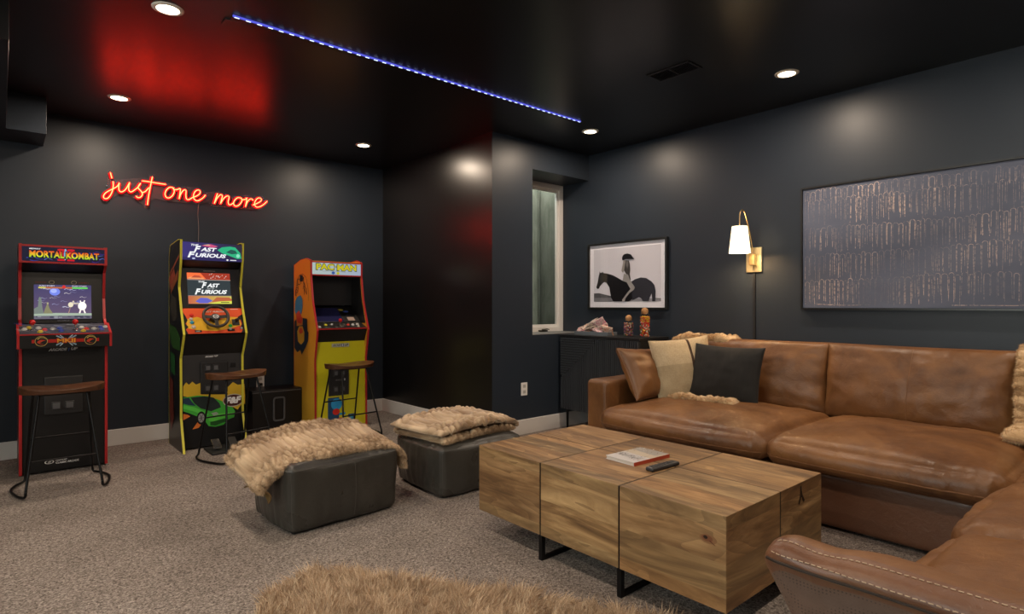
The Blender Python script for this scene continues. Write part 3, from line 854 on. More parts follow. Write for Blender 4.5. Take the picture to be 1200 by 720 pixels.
    P.disc(.308, .118, .025, .03, (1, .95, .85)); P.line([(.300, .10), (.292, .066)], .009, (.95, .85, .8)); P.line([(.314, .10), (.325, .066)], .009, (.95, .85, .8)); P.line([(.30, .14), (.296, .158)], .007, (1, .9, .85)); P.line([(.316, .14), (.322, .16)], .007, (1, .9, .85))
    P.rect(.06, .243, .195, .254, (.42, .12, .04)); P.rect(.06, .243, .10, .254, (.55, .5, .1)); P.rect(.21, .243, .34, .254, (.42, .12, .04)); P.rect(.25, .243, .34, .254, (.12, .6, .1))
    P.disc(.2025, .255, .010, .012, (.6, .02, .02))
    P.text('PUSH START', .065, .257, .15, .266, (.75, .75, .8)); P.text('PUSH START', .25, .257, .335, .266, (.75, .75, .8))
    P.build('screen', M['screen'], t)
    # marquee
    P = Print((-w, .017, 1.462), (1, 0, 0), (0, 0, 1)); ww = 2*w; hh = .100
    P.rect(0, 0, ww, hh, (.012, .012, .03))
    for k in range(26):
        x = rnd.choice([rnd.uniform(0, .12), rnd.uniform(.18, .30), rnd.uniform(.36, ww-.03)]); y = rnd.uniform(.005, hh-.02)
        P.line([(x, y), (x+.02, y+rnd.uniform(-.012, .012)), (min(ww, x+.045), y+rnd.uniform(-.012, .012))], .006, rnd.choice([(.03, .05, .3), (.05, .02, .2), (.08, .12, .4)]), True)
    for x in (ww*.43, ww*.545):
        P.rect(x, .008, x+.026, hh-.008, (.55, .01, .02)); P.rect(x-.008, hh-.022, x+.034, hh-.010, (.55, .01, .02)); P.rect(x-.008, .008, x+.034, .02, (.55, .01, .02))
    P.poly([(ww*.5, .015), (ww*.49, .05), (ww*.5, .092), (ww*.515, .092), (ww*.53, .05), (ww*.51, .015)], (.25, .45, .65))
    g = grad([(0, (.15, .5, .03)), (.25, (.75, .75, .03)), (.6, (.9, .35, .02)), (1, (.6, .02, .02))])
    P.text('MORTAL', .038, .026, .228, .074, g, bold=.035, outline=(.02, .01, .01), ow=.008); P.text('KOMBAT', .238, .024, .428, .072, g, bold=.035, outline=(.02, .01, .01), ow=.008)
    P.text('MIDWAY', .038, .080, .10, .089, (.8, .8, .8), shear=.3, bold=.03)
    b = MB(); b.box(-w, w, .018, .05, 1.452, 1.570); mq = b.build('marquee', M['black'], t); P.build('marquee_lettering', M['print_lit'], mq)
    b = MB(); b.box(-w, w, .012, .022, 1.562, 1.575); b.box(-w, w, .012, .022, 1.450, 1.462); b.build('marquee_trim', M['red_trim'], mq)
    # coin door, lettering
    d = coin_door(t, -.115, .105, .40, .665, .012, [(-.075, -.02, .435, .49), (.0, .055, .435, .49)])
    P = Print((-.07, -.0005, .545), (1, 0, 0), (0, 0, 1)); P.text('ARCADE1UP', 0, 0, .085, .014, (.30, .25, .22), shear=.2, bold=.02); P.disc(.12, .012, .010, .014, (.18, .18, .18)); P.build('lettering', M['print'], d)
    P = Print((-.09, .0115, .842), (1, 0, 0), (0, 0, 1)); P.text('ARCADE', 0, 0, .105, .020, (.55, .55, .55), shear=.3, bold=.05); P.text('1', .109, -.002, .117, .020, (.05, .15, .5), shear=.2, bold=.05); P.text('UP', .123, .002, .165, .022, (.55, .55, .55), shear=.3, bold=.05)
    P.build('lettering', M['print'], t)
    P = Print((-.11, .0115, .055), (1, 0, 0), (0, 0, 1)); P.ring(.025, .02, .010, .013, WHT, asp=2.0); P.text('W', .012, .008, .04, .034, WHT, shear=.4); P.text('MIDWAY', .06, .022, .125, .036, WHT, bold=.03); P.text('CLASSIC ARCADE', .06, .002, .19, .016, WHT, bold=.03)
    P.build('lettering', M['print'], t)
cabinet_fighting()

def cabinet_racing():
    W = .478; O = (1.314, 5.12, 0)
    t = thing('arcade_cabinet', O, 'black arcade racing cabinet with yellow edges, steering wheel and green car artwork', 'arcade cabinet', 'arcade cabinets on the back wall')
    prof = [(0, .0), (.10, .26), (.11, .74), (.04, .855), (0, .93), (.10, 1.13), (.165, 1.31), (.105, 1.52), (.095, 1.68), (.17, 1.685), (.46, 1.66), (.50, 1.55), (.50, 0)]
    side = plain('black cabinet side', (.009, .009, .010), .35)
    cab_sides(t, W, prof, (side, side), M['yellow_trim'])
    w = W/2-.016
    b = MB(); b.slab(-w, w, (.112, .015), (.122, .76), .012); fp = b.build('front_panel', plain('charcoal gradient panel', (.028, .028, .030), .4), t)
    b = MB(); b.slab(-w, w, (.122, .76), (.02, .925), .012); b.build('lower_fascia', M['black'], t)
    b = MB(); b.box(-w, w, .48, .495, .02, 1.66); b.box(-w, w, .11, .48, 1.655, 1.668); b.build('back_panel', M['black_matte'], t)
    # control panel
    p0, p1 = (.005, .935), (.115, 1.135)
    b = MB(); b.slab(-w, w, p0, p1, .014); cp = b.build('control_panel', M['black'], t)
    L = math.hypot(p1[0]-p0[0], p1[1]-p0[1]); u = Vector((0, p1[0]-p0[0], p1[1]-p0[1])).normalized(); nn = Vector((1, 0, 0)).cross(u)
    P = Print((-w, *p0), (1, 0, 0), u); ww = 2*w
    P.poly([(0, 0), (ww, 0), (ww, L), (0, L)], lambda x, y: lerp((.62, .07, .02), (.75, .10, .03), y/L) )
    P.poly([(.02, .05), (.1, .03), (.22, .02), (.34, .04), (ww-.02, .07), (ww-.03, .14), (.33, .15), (.22, .10), (.10, .15), (.02, .13)], (.75, .42, .03))
    P.poly([(0, .0), (0, .2), (.018, .16), (.030, .12), (.012, .09), (.03, .06), (.01, .04), (.022, 0)], (.01, .01, .01)); P.poly([(ww, 0), (ww, .17), (ww-.035, .15), (ww-.05, .12), (ww-.02, .12), (ww-.015, .08), (ww-.03, .05), (ww-.015, .03), (ww-.03, 0)], (.01, .01, .01))
    P.text('FAST', .145, .19, .215, .203, (.75, .7, .65), shear=.3, bold=.03); P.text('FURIOUS', .222, .19, .31, .203, (.75, .7, .65), shear=.3, bold=.03)
    P.rect(.07, .012, .12, .030, (.01, .01, .01)); P.text('START', .078, .015, .11, .025, WHT)
    P.rect(ww-.135, .015, ww-.08, .035, (.01, .01, .01)); P.rect(ww-.09, .215, ww-.03, .219, WHT)
    P.build('panel_artwork', M['print'], cp)
    def q(x, v, h=0): p = Vector((-w+x, *p0)) + u*v + nn*h; return p
    tl = math.atan2(u.z, u.y)
    for o in buttons(t, [(*q(.055, .13), (.5, .45, .42), .011), (*q(.058, .10), (.03, .3, .45), .012), (*q(.065, .06), (.6, .5, .45), .013), (*q(.062, .165), (.6, .03, .02), .012), (*q(ww-.107, .065), (.02, .4, .05), .012), (*q(ww-.11, .035), (.4, .4, .4), .010), (*q(ww-.025, .04), (.4, .4, .4), .008)]): o.rotation_euler.x = tl
    # gear shifter
    b = MB(); b.box(-.028, .028, -.028, .028, 0, .006); g = b.build('gear_shifter', M['black_matte'], t, bevel=.003); g.location = q(ww-.062, .095); g.rotation_euler.x = tl
    b = MB(); b.lathe([(.006, .006), (.006, .03), (.015, .034), (.017, .045), (.010, .056), (.0005, .057)], seg=14); b.build('shift_knob', M['black'], g, smooth=True)
    # steering wheel
    c = q(ww*.505, .125, .055)
    sw = bpy.data.objects.new('steering_wheel', None); sw.location = c; sw.rotation_euler.x = tl; link(sw, t)
    R = .092
    b = MB(); b.tube([(R*math.cos(a), R*math.sin(a), 0) for a in [2*PI*k/40 for k in range(40)]], .0115, 10, True); b.build('wheel_rim', plain('dark brown wheel grip', (.040, .030, .022), .5), sw, smooth=True)
    b = MB()
    for a in (0, PI, -PI/2): b.bar((.02*math.cos(a), .02*math.sin(a), -.012), ((R-.006)*math.cos(a), (R-.006)*math.sin(a), 0), .028, .006)
    b.build('wheel_spoke', plain('wheel spoke black', (.02, .018, .016), .4), sw, bevel=.002)
    b = MB(); b.lathe([(.034, -.05), (.034, -.012), (.028, -.006), (.0005, -.004)], seg=24); b.build('wheel_hub', M['black'], sw, smooth=True)
    P = Print((0, 0, -.003), (1, 0, 0), (0, 1, 0)); P.ring(0, .002, .014, .018, WHT, asp=1.2); P.rect(-.014, -.004, .014, .0, WHT); P.rect(-.014, .006, .014, .009, WHT); P.build('hub_emblem', M['print'], sw)
    # screen
    s0, s1 = (.135, 1.14), (.20, 1.465)
    b = MB(); b.slab(-w, w, s0, s1, .012); b.prism_x([(.19, 1.47), (.11, 1.525), (.12, 1.535), (.22, 1.47)], -w, w); bz = b.build('screen_bezel', M['black'], t)
    us = Vector((0, s1[0]-s0[0], s1[1]-s0[1])).normalized()
    P = Print((-w, *s0), (1, 0, 0), us); P.k = 3
    P.text('ARCADE1UP', .17, .304, .265, .313, (.30, .22, .20), shear=.2, bold=.02); P.build('bezel_print', M['print'], bz)
    x0, x1, z0, z1 = .05, .375, .03, .292
    P = Print((-w, s0[0]-.002, s0[1]), (1, 0, 0), us); P.k = 3
    P.rect(x0, z0, x1, z1, (.035, .045, .05))
    P.rect(x0, .235, x1, z1, (.35, .04, .02)); P.poly([(x0, .24), (.19, .24), (.15, .29), (x0, .29)], (.85, .16, .05)); P.poly([(x0, .24), (.18, .238), (.17, .25), (.12, .262), (.07, .255)], (.8, .3, .12)); P.poly([(.08, .25), (.105, .27), (.14, .268), (.16, .25)], (.45, .08, .04))
    rnd = random.Random(8)
    for k in range(26):
        x = rnd.uniform(.19, x1-.02); y = rnd.uniform(.245, .282); P.line([(x, y), (x+.008, y+.006)], .003, rnd.choice([(.75, .65, .6), (.6, .4, .35), (.1, .02, .02)]))
    P.rect(x0, .228, x1, .233, (.40, .30, .26)); P.rect(x0, .095, x1, .099, (.35, .22, .2))
    P.poly([(x0, z0), (x1, z0), (x1, .094), (x0, .094)], lambda x, y: lerp((.5, .12, .06), (.55, .5, .10), (x-x0)/(x1-x0)))
    P.poly([(.10, .05), (.14, .08), (.19, .078), (.23, .055), (.19, .035), (.13, .035)], (.12, .12, .5)); P.poly([(.22, .045), (.26, .085), (x1-.02, .085), (x1, .07), (x1, .05), (.27, .05)], (.45, .12, .05)); P.poly([(.20, z0), (.28, .05), (x1, .055), (x1, z0)], (.60, .62, .08)); P.rect(.29, .038, .355, .045, (.1, .1, .03))
    P.text('THE', .125, .207, .175, .220, (.85, .87, .87), shear=.3, bold=.03); P.text('F', .150, .160, .192, .210, (.85, .87, .87), shear=.35, bold=.04); P.text('AST', .190, .167, .288, .200, (.85, .87, .87), shear=.35, bold=.04)
    P.text('AND THE', .19, .152, .245, .161, (.6, .62, .62), shear=.3); P.text('F', .098, .106, .146, .156, (.85, .87, .87), shear=.35, bold=.04); P.text('URIOUS', .142, .112, .345, .146, (.85, .87, .87), shear=.35, bold=.04)
    P.build('screen', M['screen'], t)
    # marquee
    b = MB(); b.slab(-w, w, (.103, 1.52), (.093, 1.668), .02); mq = b.build('marquee', M['black'], t)
    P = Print((-w, .1015, 1.523), (1, 0, 0), Vector((0, -.0105, .145)).normalized()); hh = .143
    P.poly([(0, 0), (ww, 0), (ww, hh), (0, hh)], lambda x, y: lerp((.045, .035, .17), (.03, .025, .04), x/ww))
    P.poly([(ww*.30, .118), (ww*.45, .135), (ww*.58, .120), (ww*.50, .105)], (.55, .08, .20)); P.poly([(ww*.33, .125), (ww*.42, .132), (ww*.46, .122)], (.7, .45, .3))
    P.poly([(ww*.57, .09), (ww*.65, .115), (ww*.78, .125), (ww*.88, .12), (ww*.97, .075), (ww*.99, .03), (ww*.92, .025), (ww*.80, .045), (ww*.66, .065)], (.03, .42, .20)); P.poly([(ww*.72, .075), (ww*.80, .10), (ww*.88, .095), (ww*.92, .07), (ww*.82, .062)], (.02, .10, .08)); P.disc(ww*.93, .05, .014, .016, (.25, .7, .5))
    P.rect(0, .0, ww, .022, (.03, .025, .10))
    P.text('THE', .055, .113, .115, .129, (.80, .82, .85), shear=.3, bold=.03); P.text('F', .082, .068, .132, .116, (.85, .87, .9), shear=.35, bold=.04); P.text('AST', .130, .074, .250, .106, (.85, .87, .9), shear=.35, bold=.04)
    P.text('AND THE', .15, .06, .205, .069, (.5, .55, .7), shear=.3); P.text('F', .036, .020, .092, .068, (.85, .87, .9), shear=.35, bold=.04); P.text('URIOUS', .088, .026, .325, .058, (.85, .87, .9), shear=.35, bold=.04)
    P.disc(.08, .014, .012, .006, (.5, .55, .8)); P.disc(ww*.745, .012, .008, .007, (.8, .8, .8)); P.rect(ww*.79, .008, ww*.90, .015, (.7, .7, .75))
    P.build('marquee_lettering', M['print_lit'], mq)
    # front artwork
    Yp = O[1] + .1105
    def Z(p): v = on_back(190+p[0]/4.8, 400+p[1]/4.8, Yp); return (v.x, v.z)
    P = Print((0, Yp-.0005, 0), (1, 0, 0), (0, 0, 1))
    def pp(pts, c): P.poly([Z(a) for a in pts], c)
    # rising yellow flames behind the car
    P.rect(O[0]-w, .02, O[0]+w, .40, (.010, .010, .011))
    pp([(118,310),(118,255),(135,232),(150,246),(170,228),(190,245),(215,235),(222,300),(370,300),(360,268),(378,250),(398,230),(425,246),(462,240),(466,300),(466,352),(440,362),(425,385),(400,372),(300,345)], (.62, .40, .03))
    pp([(118,410),(145,415),(158,424),(118,446)], (.65, .17, .03)); pp([(200,455),(222,466),(205,488),(170,497)], (.65, .17, .03))
    G = (.055, .38, .045)
    pp([(118,318),(160,312),(200,306),(260,310),(330,335),(392,366),(410,395),(404,428),(372,440),(345,470),(300,482),(262,478),(240,448),(200,425),(150,405),(118,395)], G)
    pp([(160,318),(235,310),(290,318),(322,350),(330,372),(275,395),(215,378),(180,350)], (.02, .03, .03)); pp([(118,322),(150,318),(170,345),(190,365),(150,360),(118,352)], (.02, .045, .08))
    pp([(118,360),(180,372),(230,392),(262,412),(240,420),(180,396),(118,380)], (.10, .55, .07))
    pp([(262,425),(330,405),(405,400),(402,412),(345,432),(290,452),(262,448)], (.10, .5, .06)); pp([(270,455),(345,438),(372,430),(360,452),(300,474),(270,472)], (.015, .08, .015)); pp([(275,405),(305,398),(318,410),(290,420)], (.3, .35, .3))
    for cxw, cyw, rx, ry in ((219,432,25,34),):
        v = Z((cxw, cyw)); a = Z((cxw+rx, cyw+ry)); P.disc(v[0], v[1], a[0]-v[0], v[1]-a[1], (.01, .01, .01)); P.disc(v[0], v[1], (a[0]-v[0])*.68, (v[1]-a[1])*.68, (.28, .28, .28))
        for k in range(6):
            an = k*PI/3; P.line([v, (v[0]+(a[0]-v[0])*.6*math.cos(an), v[1]+(v[1]-a[1])*.6*math.sin(an))], .004, (.05, .05, .05))
    v = Z((398, 332)); a = Z((455, 362)); rx, ry = a[0]-v[0], v[1]-a[1]
    P.disc(v[0], v[1], rx, ry, (.5, .45, .4)); P.disc(v[0], v[1], rx*.93, ry*.88, (.06, .012, .01)); P.text('F&F', v[0]-rx*.75, v[1]-ry*.5, v[0]+rx*.8, v[1]+ry*.55, (.8, .8, .8), shear=.2, bold=.06)
    P.build('front_artwork', M['print'], fp, O)
    P = Print((-.06, .1195, .795-.045), (1, 0, 0), (0, 0, 1)); 
    P = Print((-.055, .1165, .735), (1, 0, 0), (0, 0, 1)); P.text('ARCADE', 0, 0, .062, .013, WHT, shear=.3, bold=.04); P.text('1UP', .066, .002, .098, .015, WHT, shear=.3, bold=.04); P.build('lettering', M['print'], t)
    coin_door(t, -.09, .115, .44, .70, .114, [(-.06, -.015, .625, .675), (.0, .045, .625, .675), (-.06, -.015, .46, .51), (.0, .045, .46, .51)])
    b = MB(); b.box(.135, .18, .112, .118, .645, .68); b.build('vent_grille', M['black'], t, bevel=.004)
    # side artwork: flame streaks and dim car on the left side
    def S(x, y): v = on_side(x, y, O[0]-W/2-.001); return (v.y, v.z)
    P = Print((O[0]-W/2-.0005, 0, 0), (0, -1, 0), (0, 0, 1)); 
    def sp_(pts, c): P.poly([(-S(*a)[0], S(*a)[1]) for a in pts], c)
    sp_([(209.8,298),(199,320),(199.5,322),(210,301)], (.30, .07, .03)); sp_([(204,315),(198,326),(200,340),(206,325)], (.30, .06, .03)); sp_([(209,316),(201,335),(200,345),(208,328)], (.28, .08, .03))
    sp_([(201,345),(207,350),(208,372),(203,378),(199.5,362)], (.05, .045, .035)); sp_([(199,380),(206,384),(211,395),(211,412),(203,408),(199,395)], (.03, .10, .02)); sp_([(200,412),(205,416),(205.5,440),(201,436)], (.02, .12, .03)); sp_([(199,440),(203,446),(204,490),(201,505),(199,480)], (.16, .03, .02))
    P.build('side_artwork', M['print'], t, O)
    # pedals on a floor plate
    b = MB(); b.box(-.08, .16, -.20, .06, .0, .018); pl = b.build('pedal_base', M['black_matte'], t, bevel=.004)
    for x, c in ((-.02, M['chrome']), (.10, M['black'])):
        b = MB(); b.bar((x, -.03, .09), (x, -.13, .035), .06, .010, (0, .4, .9)); b.bar((x, -.05, .018), (x, -.06, .075), .02, .02); b.build('pedal', c, pl, bevel=.002)
cabinet_racing()

def cabinet_maze():
    W = .52; O = (2.42, 5.20, 0)
    t = thing('arcade_cabinet', O, 'yellow and orange arcade cabinet with red edges and white marquee, screen unlit', 'arcade cabinet', 'arcade cabinets on the back wall')
    prof = [(0, 0), (.01, .66), (-.045, .93), (-.02, .985), (.06, 1.20), (.10, 1.42), (.10, 1.575), (.20, 1.60), (.34, 1.592), (.50, 1.55), (.50, 0)]
    side = plain('orange cabinet side', (.66, .27, .022), .35)
    tt = NT('orange to yellow side'); tc = tt.N('ShaderNodeTexCoord'); sx = tt.N('ShaderNodeSeparateXYZ'); tt.L(tc.outputs['Object'], sx.inputs[0])
    tt.set(Base_Color=tt.ramp(tt.math('MULTIPLY', sx.outputs[2], .7), [(.2, (.58, .34, .03)), (.9, (.68, .22, .02))]), Roughness=.35)
    cab_sides(t, W, prof, (tt.m, tt.m), M['red_trim'])
    w = W/2-.016; ww = 2*w
    b = MB(); b.slab(-w, w, (.014, .02), (.022, .82), .012); fp = b.build('front_panel', plain('yellow front panel', (.60, .54, .012), .35), t)
    b = MB(); b.slab(-w, w, (.024, .82), (-.025, .93), .012); b.build('lower_fascia', M['black'], t)
    b = MB(); b.box(-w, w, .47, .485, .02, 1.56); b.build('back_panel', M['black_matte'], t)
    b = MB(); b.slab(-w, w, (.30, 1.16), (.30, 1.50), .01); b.build('inner_back', plain('glossy dark inner panel', (.018, .018, .019), .25), t)
    b = MB(); b.box(-w, w, .11, .47, 1.565, 1.575); b.build('top_panel', side, t)
    for sx in (-1, 1):
        b = MB(); b.prism_x([(.0, .99), (.075, 1.20), (.115, 1.42), (.115, 1.56), (.46, 1.56), (.46, .99)], sx*(w-.0035), sx*(w-.0005)); b.build('inner_liner', M['black'], t)
    # control deck
    p0, p1 = (-.03, .945), (.10, .995)
    b = MB(); b.slab(-w, w, p0, p1, .014); dk = b.build('control_deck', M['black'], t)
    b = MB(); b.bar((-w, -.033, .942), (w, -.033, .942), .008, .012); b.build('deck_trim', M['red_trim'], dk)
    u = Vector((0, p1[0]-p0[0], p1[1]-p0[1])).normalized(); L = math.hypot(.13, .05)
    P = Print((-w, *p0), (1, 0, 0), u)
    P.rect(0, 0, ww, L, (.012, .012, .013)); rnd = random.Random(4)
    for k in range(22):
        x, y = rnd.uniform(0, ww-.03), rnd.uniform(.01, L-.01); P.ring(x+.01, y, .008, .010, (.35, .33, .28))
    P.build('deck_artwork', M['print'], dk)
    tl = math.atan2(u.z, u.y)
    def q(x, v): return tuple(Vector((-w+x*ww, *p0)) + u*v*L)
    for o in buttons(t, [(*q(.06, .25), (.5, .5, .5), .013), (*q(.03, .55), (.5, .5, .5), .013), (*q(.22, .6), (.65, .6, .03), .013), (*q(.35, .65), (.5, .5, .5), .009), (*q(.67, .55), (.6, .05, .03), .013), (*q(.77, .55), (.5, .5, .5), .013), (*q(.87, .6), (.5, .5, .5), .013), (*q(.85, .25), (.5, .48, .4), .010)]): o.rotation_euler.x = tl
    joystick(t, *q(.48, .45), tl)
    # slanted unlit screen
    s0, s1 = (.105, 1.0), (.30, 1.145)
    b = MB(); b.slab(-w, w, s0, s1, .012); bz = b.build('screen_bezel', M['black'], t)
    u = Vector((0, s1[0]-s0[0], s1[1]-s0[1])).normalized(); L = math.hypot(s1[0]-s0[0], s1[1]-s0[1])
    P = Print((-w, *s0), (1, 0, 0), u); P.poly([(.02, .01), (.32, .01), (.32, L-.02), (.02, L-.02)], (.018, .020, .075)); P.k += 1  # bluish reflection on the unlit glass painted into its colour
    P.rect(.37, .02, .44, .075, (.40, .30, .25)); P.disc(.35, .19, .025, .016, (.30, .26, .05)); P.disc(.39, .16, .03, .012, (.05, .08, .3)); P.rect(.37, .10, .43, .104, (.1, .1, .2)); P.build('screen', print_mat('dark glass screen', 0, .12, .6), bz)
    # marquee
    b = MB(); b.box(-w, w, .104, .13, 1.44, 1.565); mq = b.build('marquee', M['white'], t)
    b = MB(); b.box(-w, w, .097, .106, 1.558, 1.570); b.box(-w, w, .097, .106, 1.437, 1.449); b.build('marquee_trim', M['red_trim'], mq)
    P = Print((-w, .1035, 1.449), (1, 0, 0), (0, 0, 1)); hh = .109
    P.poly([(0, 0), (ww, 0), (ww, hh), (0, hh)], lambda x, y: lerp((.62, .74, .70), (.50, .60, .78), x/ww)); Yc = (.82, .72, .02)
    P.line([(.10, .03), (.2, .037), (.33, .028)], .003, (.3, .3, .35))
    P.text('PAC', .040, .044, .214, .100, Yc, bold=.045, outline=(.02, .05, .05), ow=.010); P.text('-', .218, .072, .238, .080, Yc, bold=.02, outline=(.02, .05, .3), ow=.006); P.text('MAN', .245, .042, .440, .098, Yc, bold=.045, outline=(.02, .05, .05), ow=.010)
    P.disc(.205, .018, .017, .014, (.05, .13, .45)); P.disc(.252, .016, .016, .013, (.75, .65, .03))
    P.build('marquee_lettering', print_mat('marquee print', .55, .3), mq)
    # front
    P = Print((-.085, .0135, .772), (1, 0, 0), (0, 0, 1)); P.rect(-.008, -.003, .165, .030, (.45, .44, .35)); P.text('ARCADE', 0, .003, .085, .024, (.08, .08, .08), shear=.3, bold=.03); P.rect(.088, -.001, .112, .028, (.05, .06, .2)); P.text('1', .095, .003, .104, .024, (.7, .7, .7)); P.text('UP', .118, .003, .158, .024, (.08, .08, .08), shear=.3, bold=.03)
    P.build('lettering', M['print'], t)
    d = coin_door(t, -.125, .075, .315, .60, .016, [(-.08, -.035, .35, .40), (-.01, .035, .35, .40), (-.08, -.035, .50, .55), (-.01, .035, .50, .55)])
    P = Print((-.06, .0035, .455), (1, 0, 0), (0, 0, 1)); P.text('ARCADE1UP', 0, 0, .065, .013, (.25, .25, .25), shear=.25, bold=.02); P.disc(.09, .008, .008, .012, (.35, .35, .35)); P.build('lettering', M['print'], d)
    # plain colour shapes in place of the character artwork
    P = Print((0, .0135, 0), (1, 0, 0), (0, 0, 1))
    P.rect(-.13, .07, -.02, .30, (.02, .07, .16)); P.disc(-.045, .235, .055, .055, (.03, .30, .62)); P.disc(-.05, .165, .035, .03, (.60, .03, .02)); P.rect(-.02, .13, .04, .15, (.03, .3, .6)); P.disc(-.01, .08, .03, .028, (.60, .03, .02)); P.rect(.07, .04, .13, .13, (.02, .07, .16)); P.rect(.083, .055, .117, .12, (.05, .3, .45))
    P.build('front_artwork', M['print'], fp)
    def S(x, y): v = on_side(335+x/6.857, 295+y/6.857, O[0]-W/2-.001); return (-v.y, v.z)
    P = Print((O[0]-W/2-.0005, 0, 0), (0, -1, 0), (0, 0, 1))
    def a(pts, c): P.poly([S(*q_) for q_ in pts], c)
    K = (.02, .02, .03)
    P.line([S(*q_) for q_ in [(85,360),(80,300),(90,230),(110,190),(135,180),(160,205),(172,260),(182,320),(180,395)]], .006, K)
    # arched outlined letters PAC-MAN
    for i, (ch, x, y, s_) in enumerate([('P',88,330,30),('A',93,285,30),('C',103,243,30),('-',125,215,16),('M',133,232,30),('A',150,275,30),('N',160,320,30)]):
        v0 = S(x, y); P.text(ch, v0[0]-.035, v0[1]-.03, v0[0]+.035, v0[1]+.03, K, bold=-.01)
    a([(72,470),(78,400),(95,365),(120,350),(135,380),(137,430),(128,500),(105,520),(85,510)], (.05, .18, .33))
    a([(85,500),(110,470),(135,540),(128,580),(100,572),(88,540)], (.55, .06, .03))
    a([(72,560),(88,545),(90,600),(138,590),(138,535),(172,540),(175,640),(185,650),(180,720),(165,760),(150,790),(130,830),(118,790),(95,810),(72,770)], (.02, .03, .05))
    a([(95,640),(110,600),(138,600),(152,650),(150,720),(125,750),(100,720)], (.58, .34, .03)); a([(108,640),(120,610),(138,625),(140,650),(120,665)], (.55, .05, .03))
    P.build('side_artwork', M['print'], t, O)
cabinet_maze()

# ---------------- bar stools
def make_stool():
    t = thing('bar_stool', (0, 0, 0), None, 'stool', 'bar stools at the arcade cabinets')
    # saddle seat
    n = 40; nr = 8; v = []; f = []
    def surf(u, q, top):
        x = .225*math.copysign(abs(math.cos(u))**.8, math.cos(u))*q; y = .145*math.copysign(abs(math.sin(u))**.85, math.sin(u))*q
        z = .640 + .012*(abs(x)/.22)**2 - .012*math.exp(-((x/.10)**2))*(1 if y < .05 else .6) + .004*math.cos(x*25)*(y < 0) if top else .603 + .006*q
        return (x, y, z)
    for top in (1, 0):
        b0 = len(v); v.append(surf(0, 0, top))
        for r in range(1, nr+1):
            for k in range(n):
                q = (r/nr) * (1 if top or r < nr else .97); v.append(surf(2*PI*k/n, q, top))
        for k in range(n):
            f.append((b0, b0+1+k, b0+1+(k+1) % n))
            for r in range(nr-1): f.append((b0+1+r*n+k, b0+1+(r+1)*n+k, b0+1+(r+1)*n+(k+1) % n, b0+1+r*n+(k+1) % n))
    T = 1+(nr-1)*n; B = 1+nr*n + 1+(nr-1)*n
    for k in range(n): f.append((T+k, B+k, B+(k+1) % n, T+(k+1) % n))
    b = MB(); b.add(v, f); b.build('seat', M['walnut'], t, smooth=True, bevel=.006)
    top = {}
    for s in (-1, 1):
        F0 = Vector((s*.120, -.075, .604)); F1 = Vector((s*.188, -.215, .012)); R0 = Vector((s*.145, .075, .604)); R1 = Vector((s*.178, .215, .012))
        pts, _ = smooth_curve([F1+Vector((0, 0, .035)), F1 + Vector((s*.004, .004, .006)), F1 + Vector((s*.035, .07, 0)), Vector((s*.252, .03, .012)), R1 + Vector((s*.05, -.06, 0)), R1 + Vector((s*.006, 0, .006)), R1+Vector((0, 0, .035))], 30)
        b = MB(); b.tube([F0, F1+Vector((0, 0, .035))], .0075, 8); b.build('leg', M['black_metal'], t, smooth=True)
        b = MB(); b.tube([R0, R1+Vector((0, 0, .035))], .0075, 8); b.build('leg', M['black_metal'], t, smooth=True)
        b = MB(); b.tube(pts, .0078, 8); b.build('foot_loop', M['black_metal'], t, smooth=True)
    def on(a, c, z, s):
        k = (.604-z)/(.604-.047); return (s*(a[0]+(c[0]-a[0])*k), a[1]+(c[1]-a[1])*k, z)
    f_ = ((.120, -.075), (.188, -.215)); r_ = ((.145, .075), (.178, .215))
    for (q, z) in ((f_, .215), (r_, .30)):
        b = MB(); b.tube([on(q[0], q[1], z, -1), on(q[0], q[1], z, 1)], .006, 8); b.build('footrest_bar', M['black_metal'], t, smooth=True)
    b = MB(); b.tube([(-.12, -.075, .602), (.12, -.075, .602), (.145, .075, .602), (-.145, .075, .602)], .007, 6, True); b.build('seat_frame', M['black_metal'], t, smooth=True)
    return t
st = make_stool()
for i, (x, y, rz, lb) in enumerate([(.305, 4.735, .0, 'walnut saddle stool with black wire legs before the red-edged cabinet at the left'),
        (1.375, 4.80, .22, 'walnut saddle stool with black wire legs before the racing cabinet with the steering wheel'),
        (2.345, 4.88, .10, 'walnut saddle stool with black wire legs before the yellow cabinet, half hidden by an ottoman')]):
    o = st if i == 0 else dup(st)
    o.location = (x, y, 0); o.rotation_euler.z = rz; o['label'] = lb

# ---------------- seams laid on soft shapes
from mathutils.bvhtree import BVHTree
def seam(o, name, rays, r=.004, mat=None, closed=False, lift=.0):
    me = o.data; bv = BVHTree.FromPolygons([v.co for v in me.vertices], [tuple(p.vertices) for p in me.polygons])
    pts = []
    for q, d in rays:
        h = bv.ray_cast(Vector(q), Vector(d).normalized())
        if h[0] is not None: pts.append(h[0] + h[1]*lift)
    b = MB(); b.tube(pts, r, 6, closed); return b.build(name, mat or M['seam'], o, smooth=True)
def ring_seam(o, size, z=0, n=80, r=.004, mat=None, name='piping'):
    R = max(size)*2; rays = []
    for k in range(n):
        a = 2*PI*k/n; d = Vector((math.cos(a)*size[0], math.sin(a)*size[1], 0))
        rays.append((d*3 + Vector((0, 0, z)), -d))
    return seam(o, name, rays, r, mat, True)

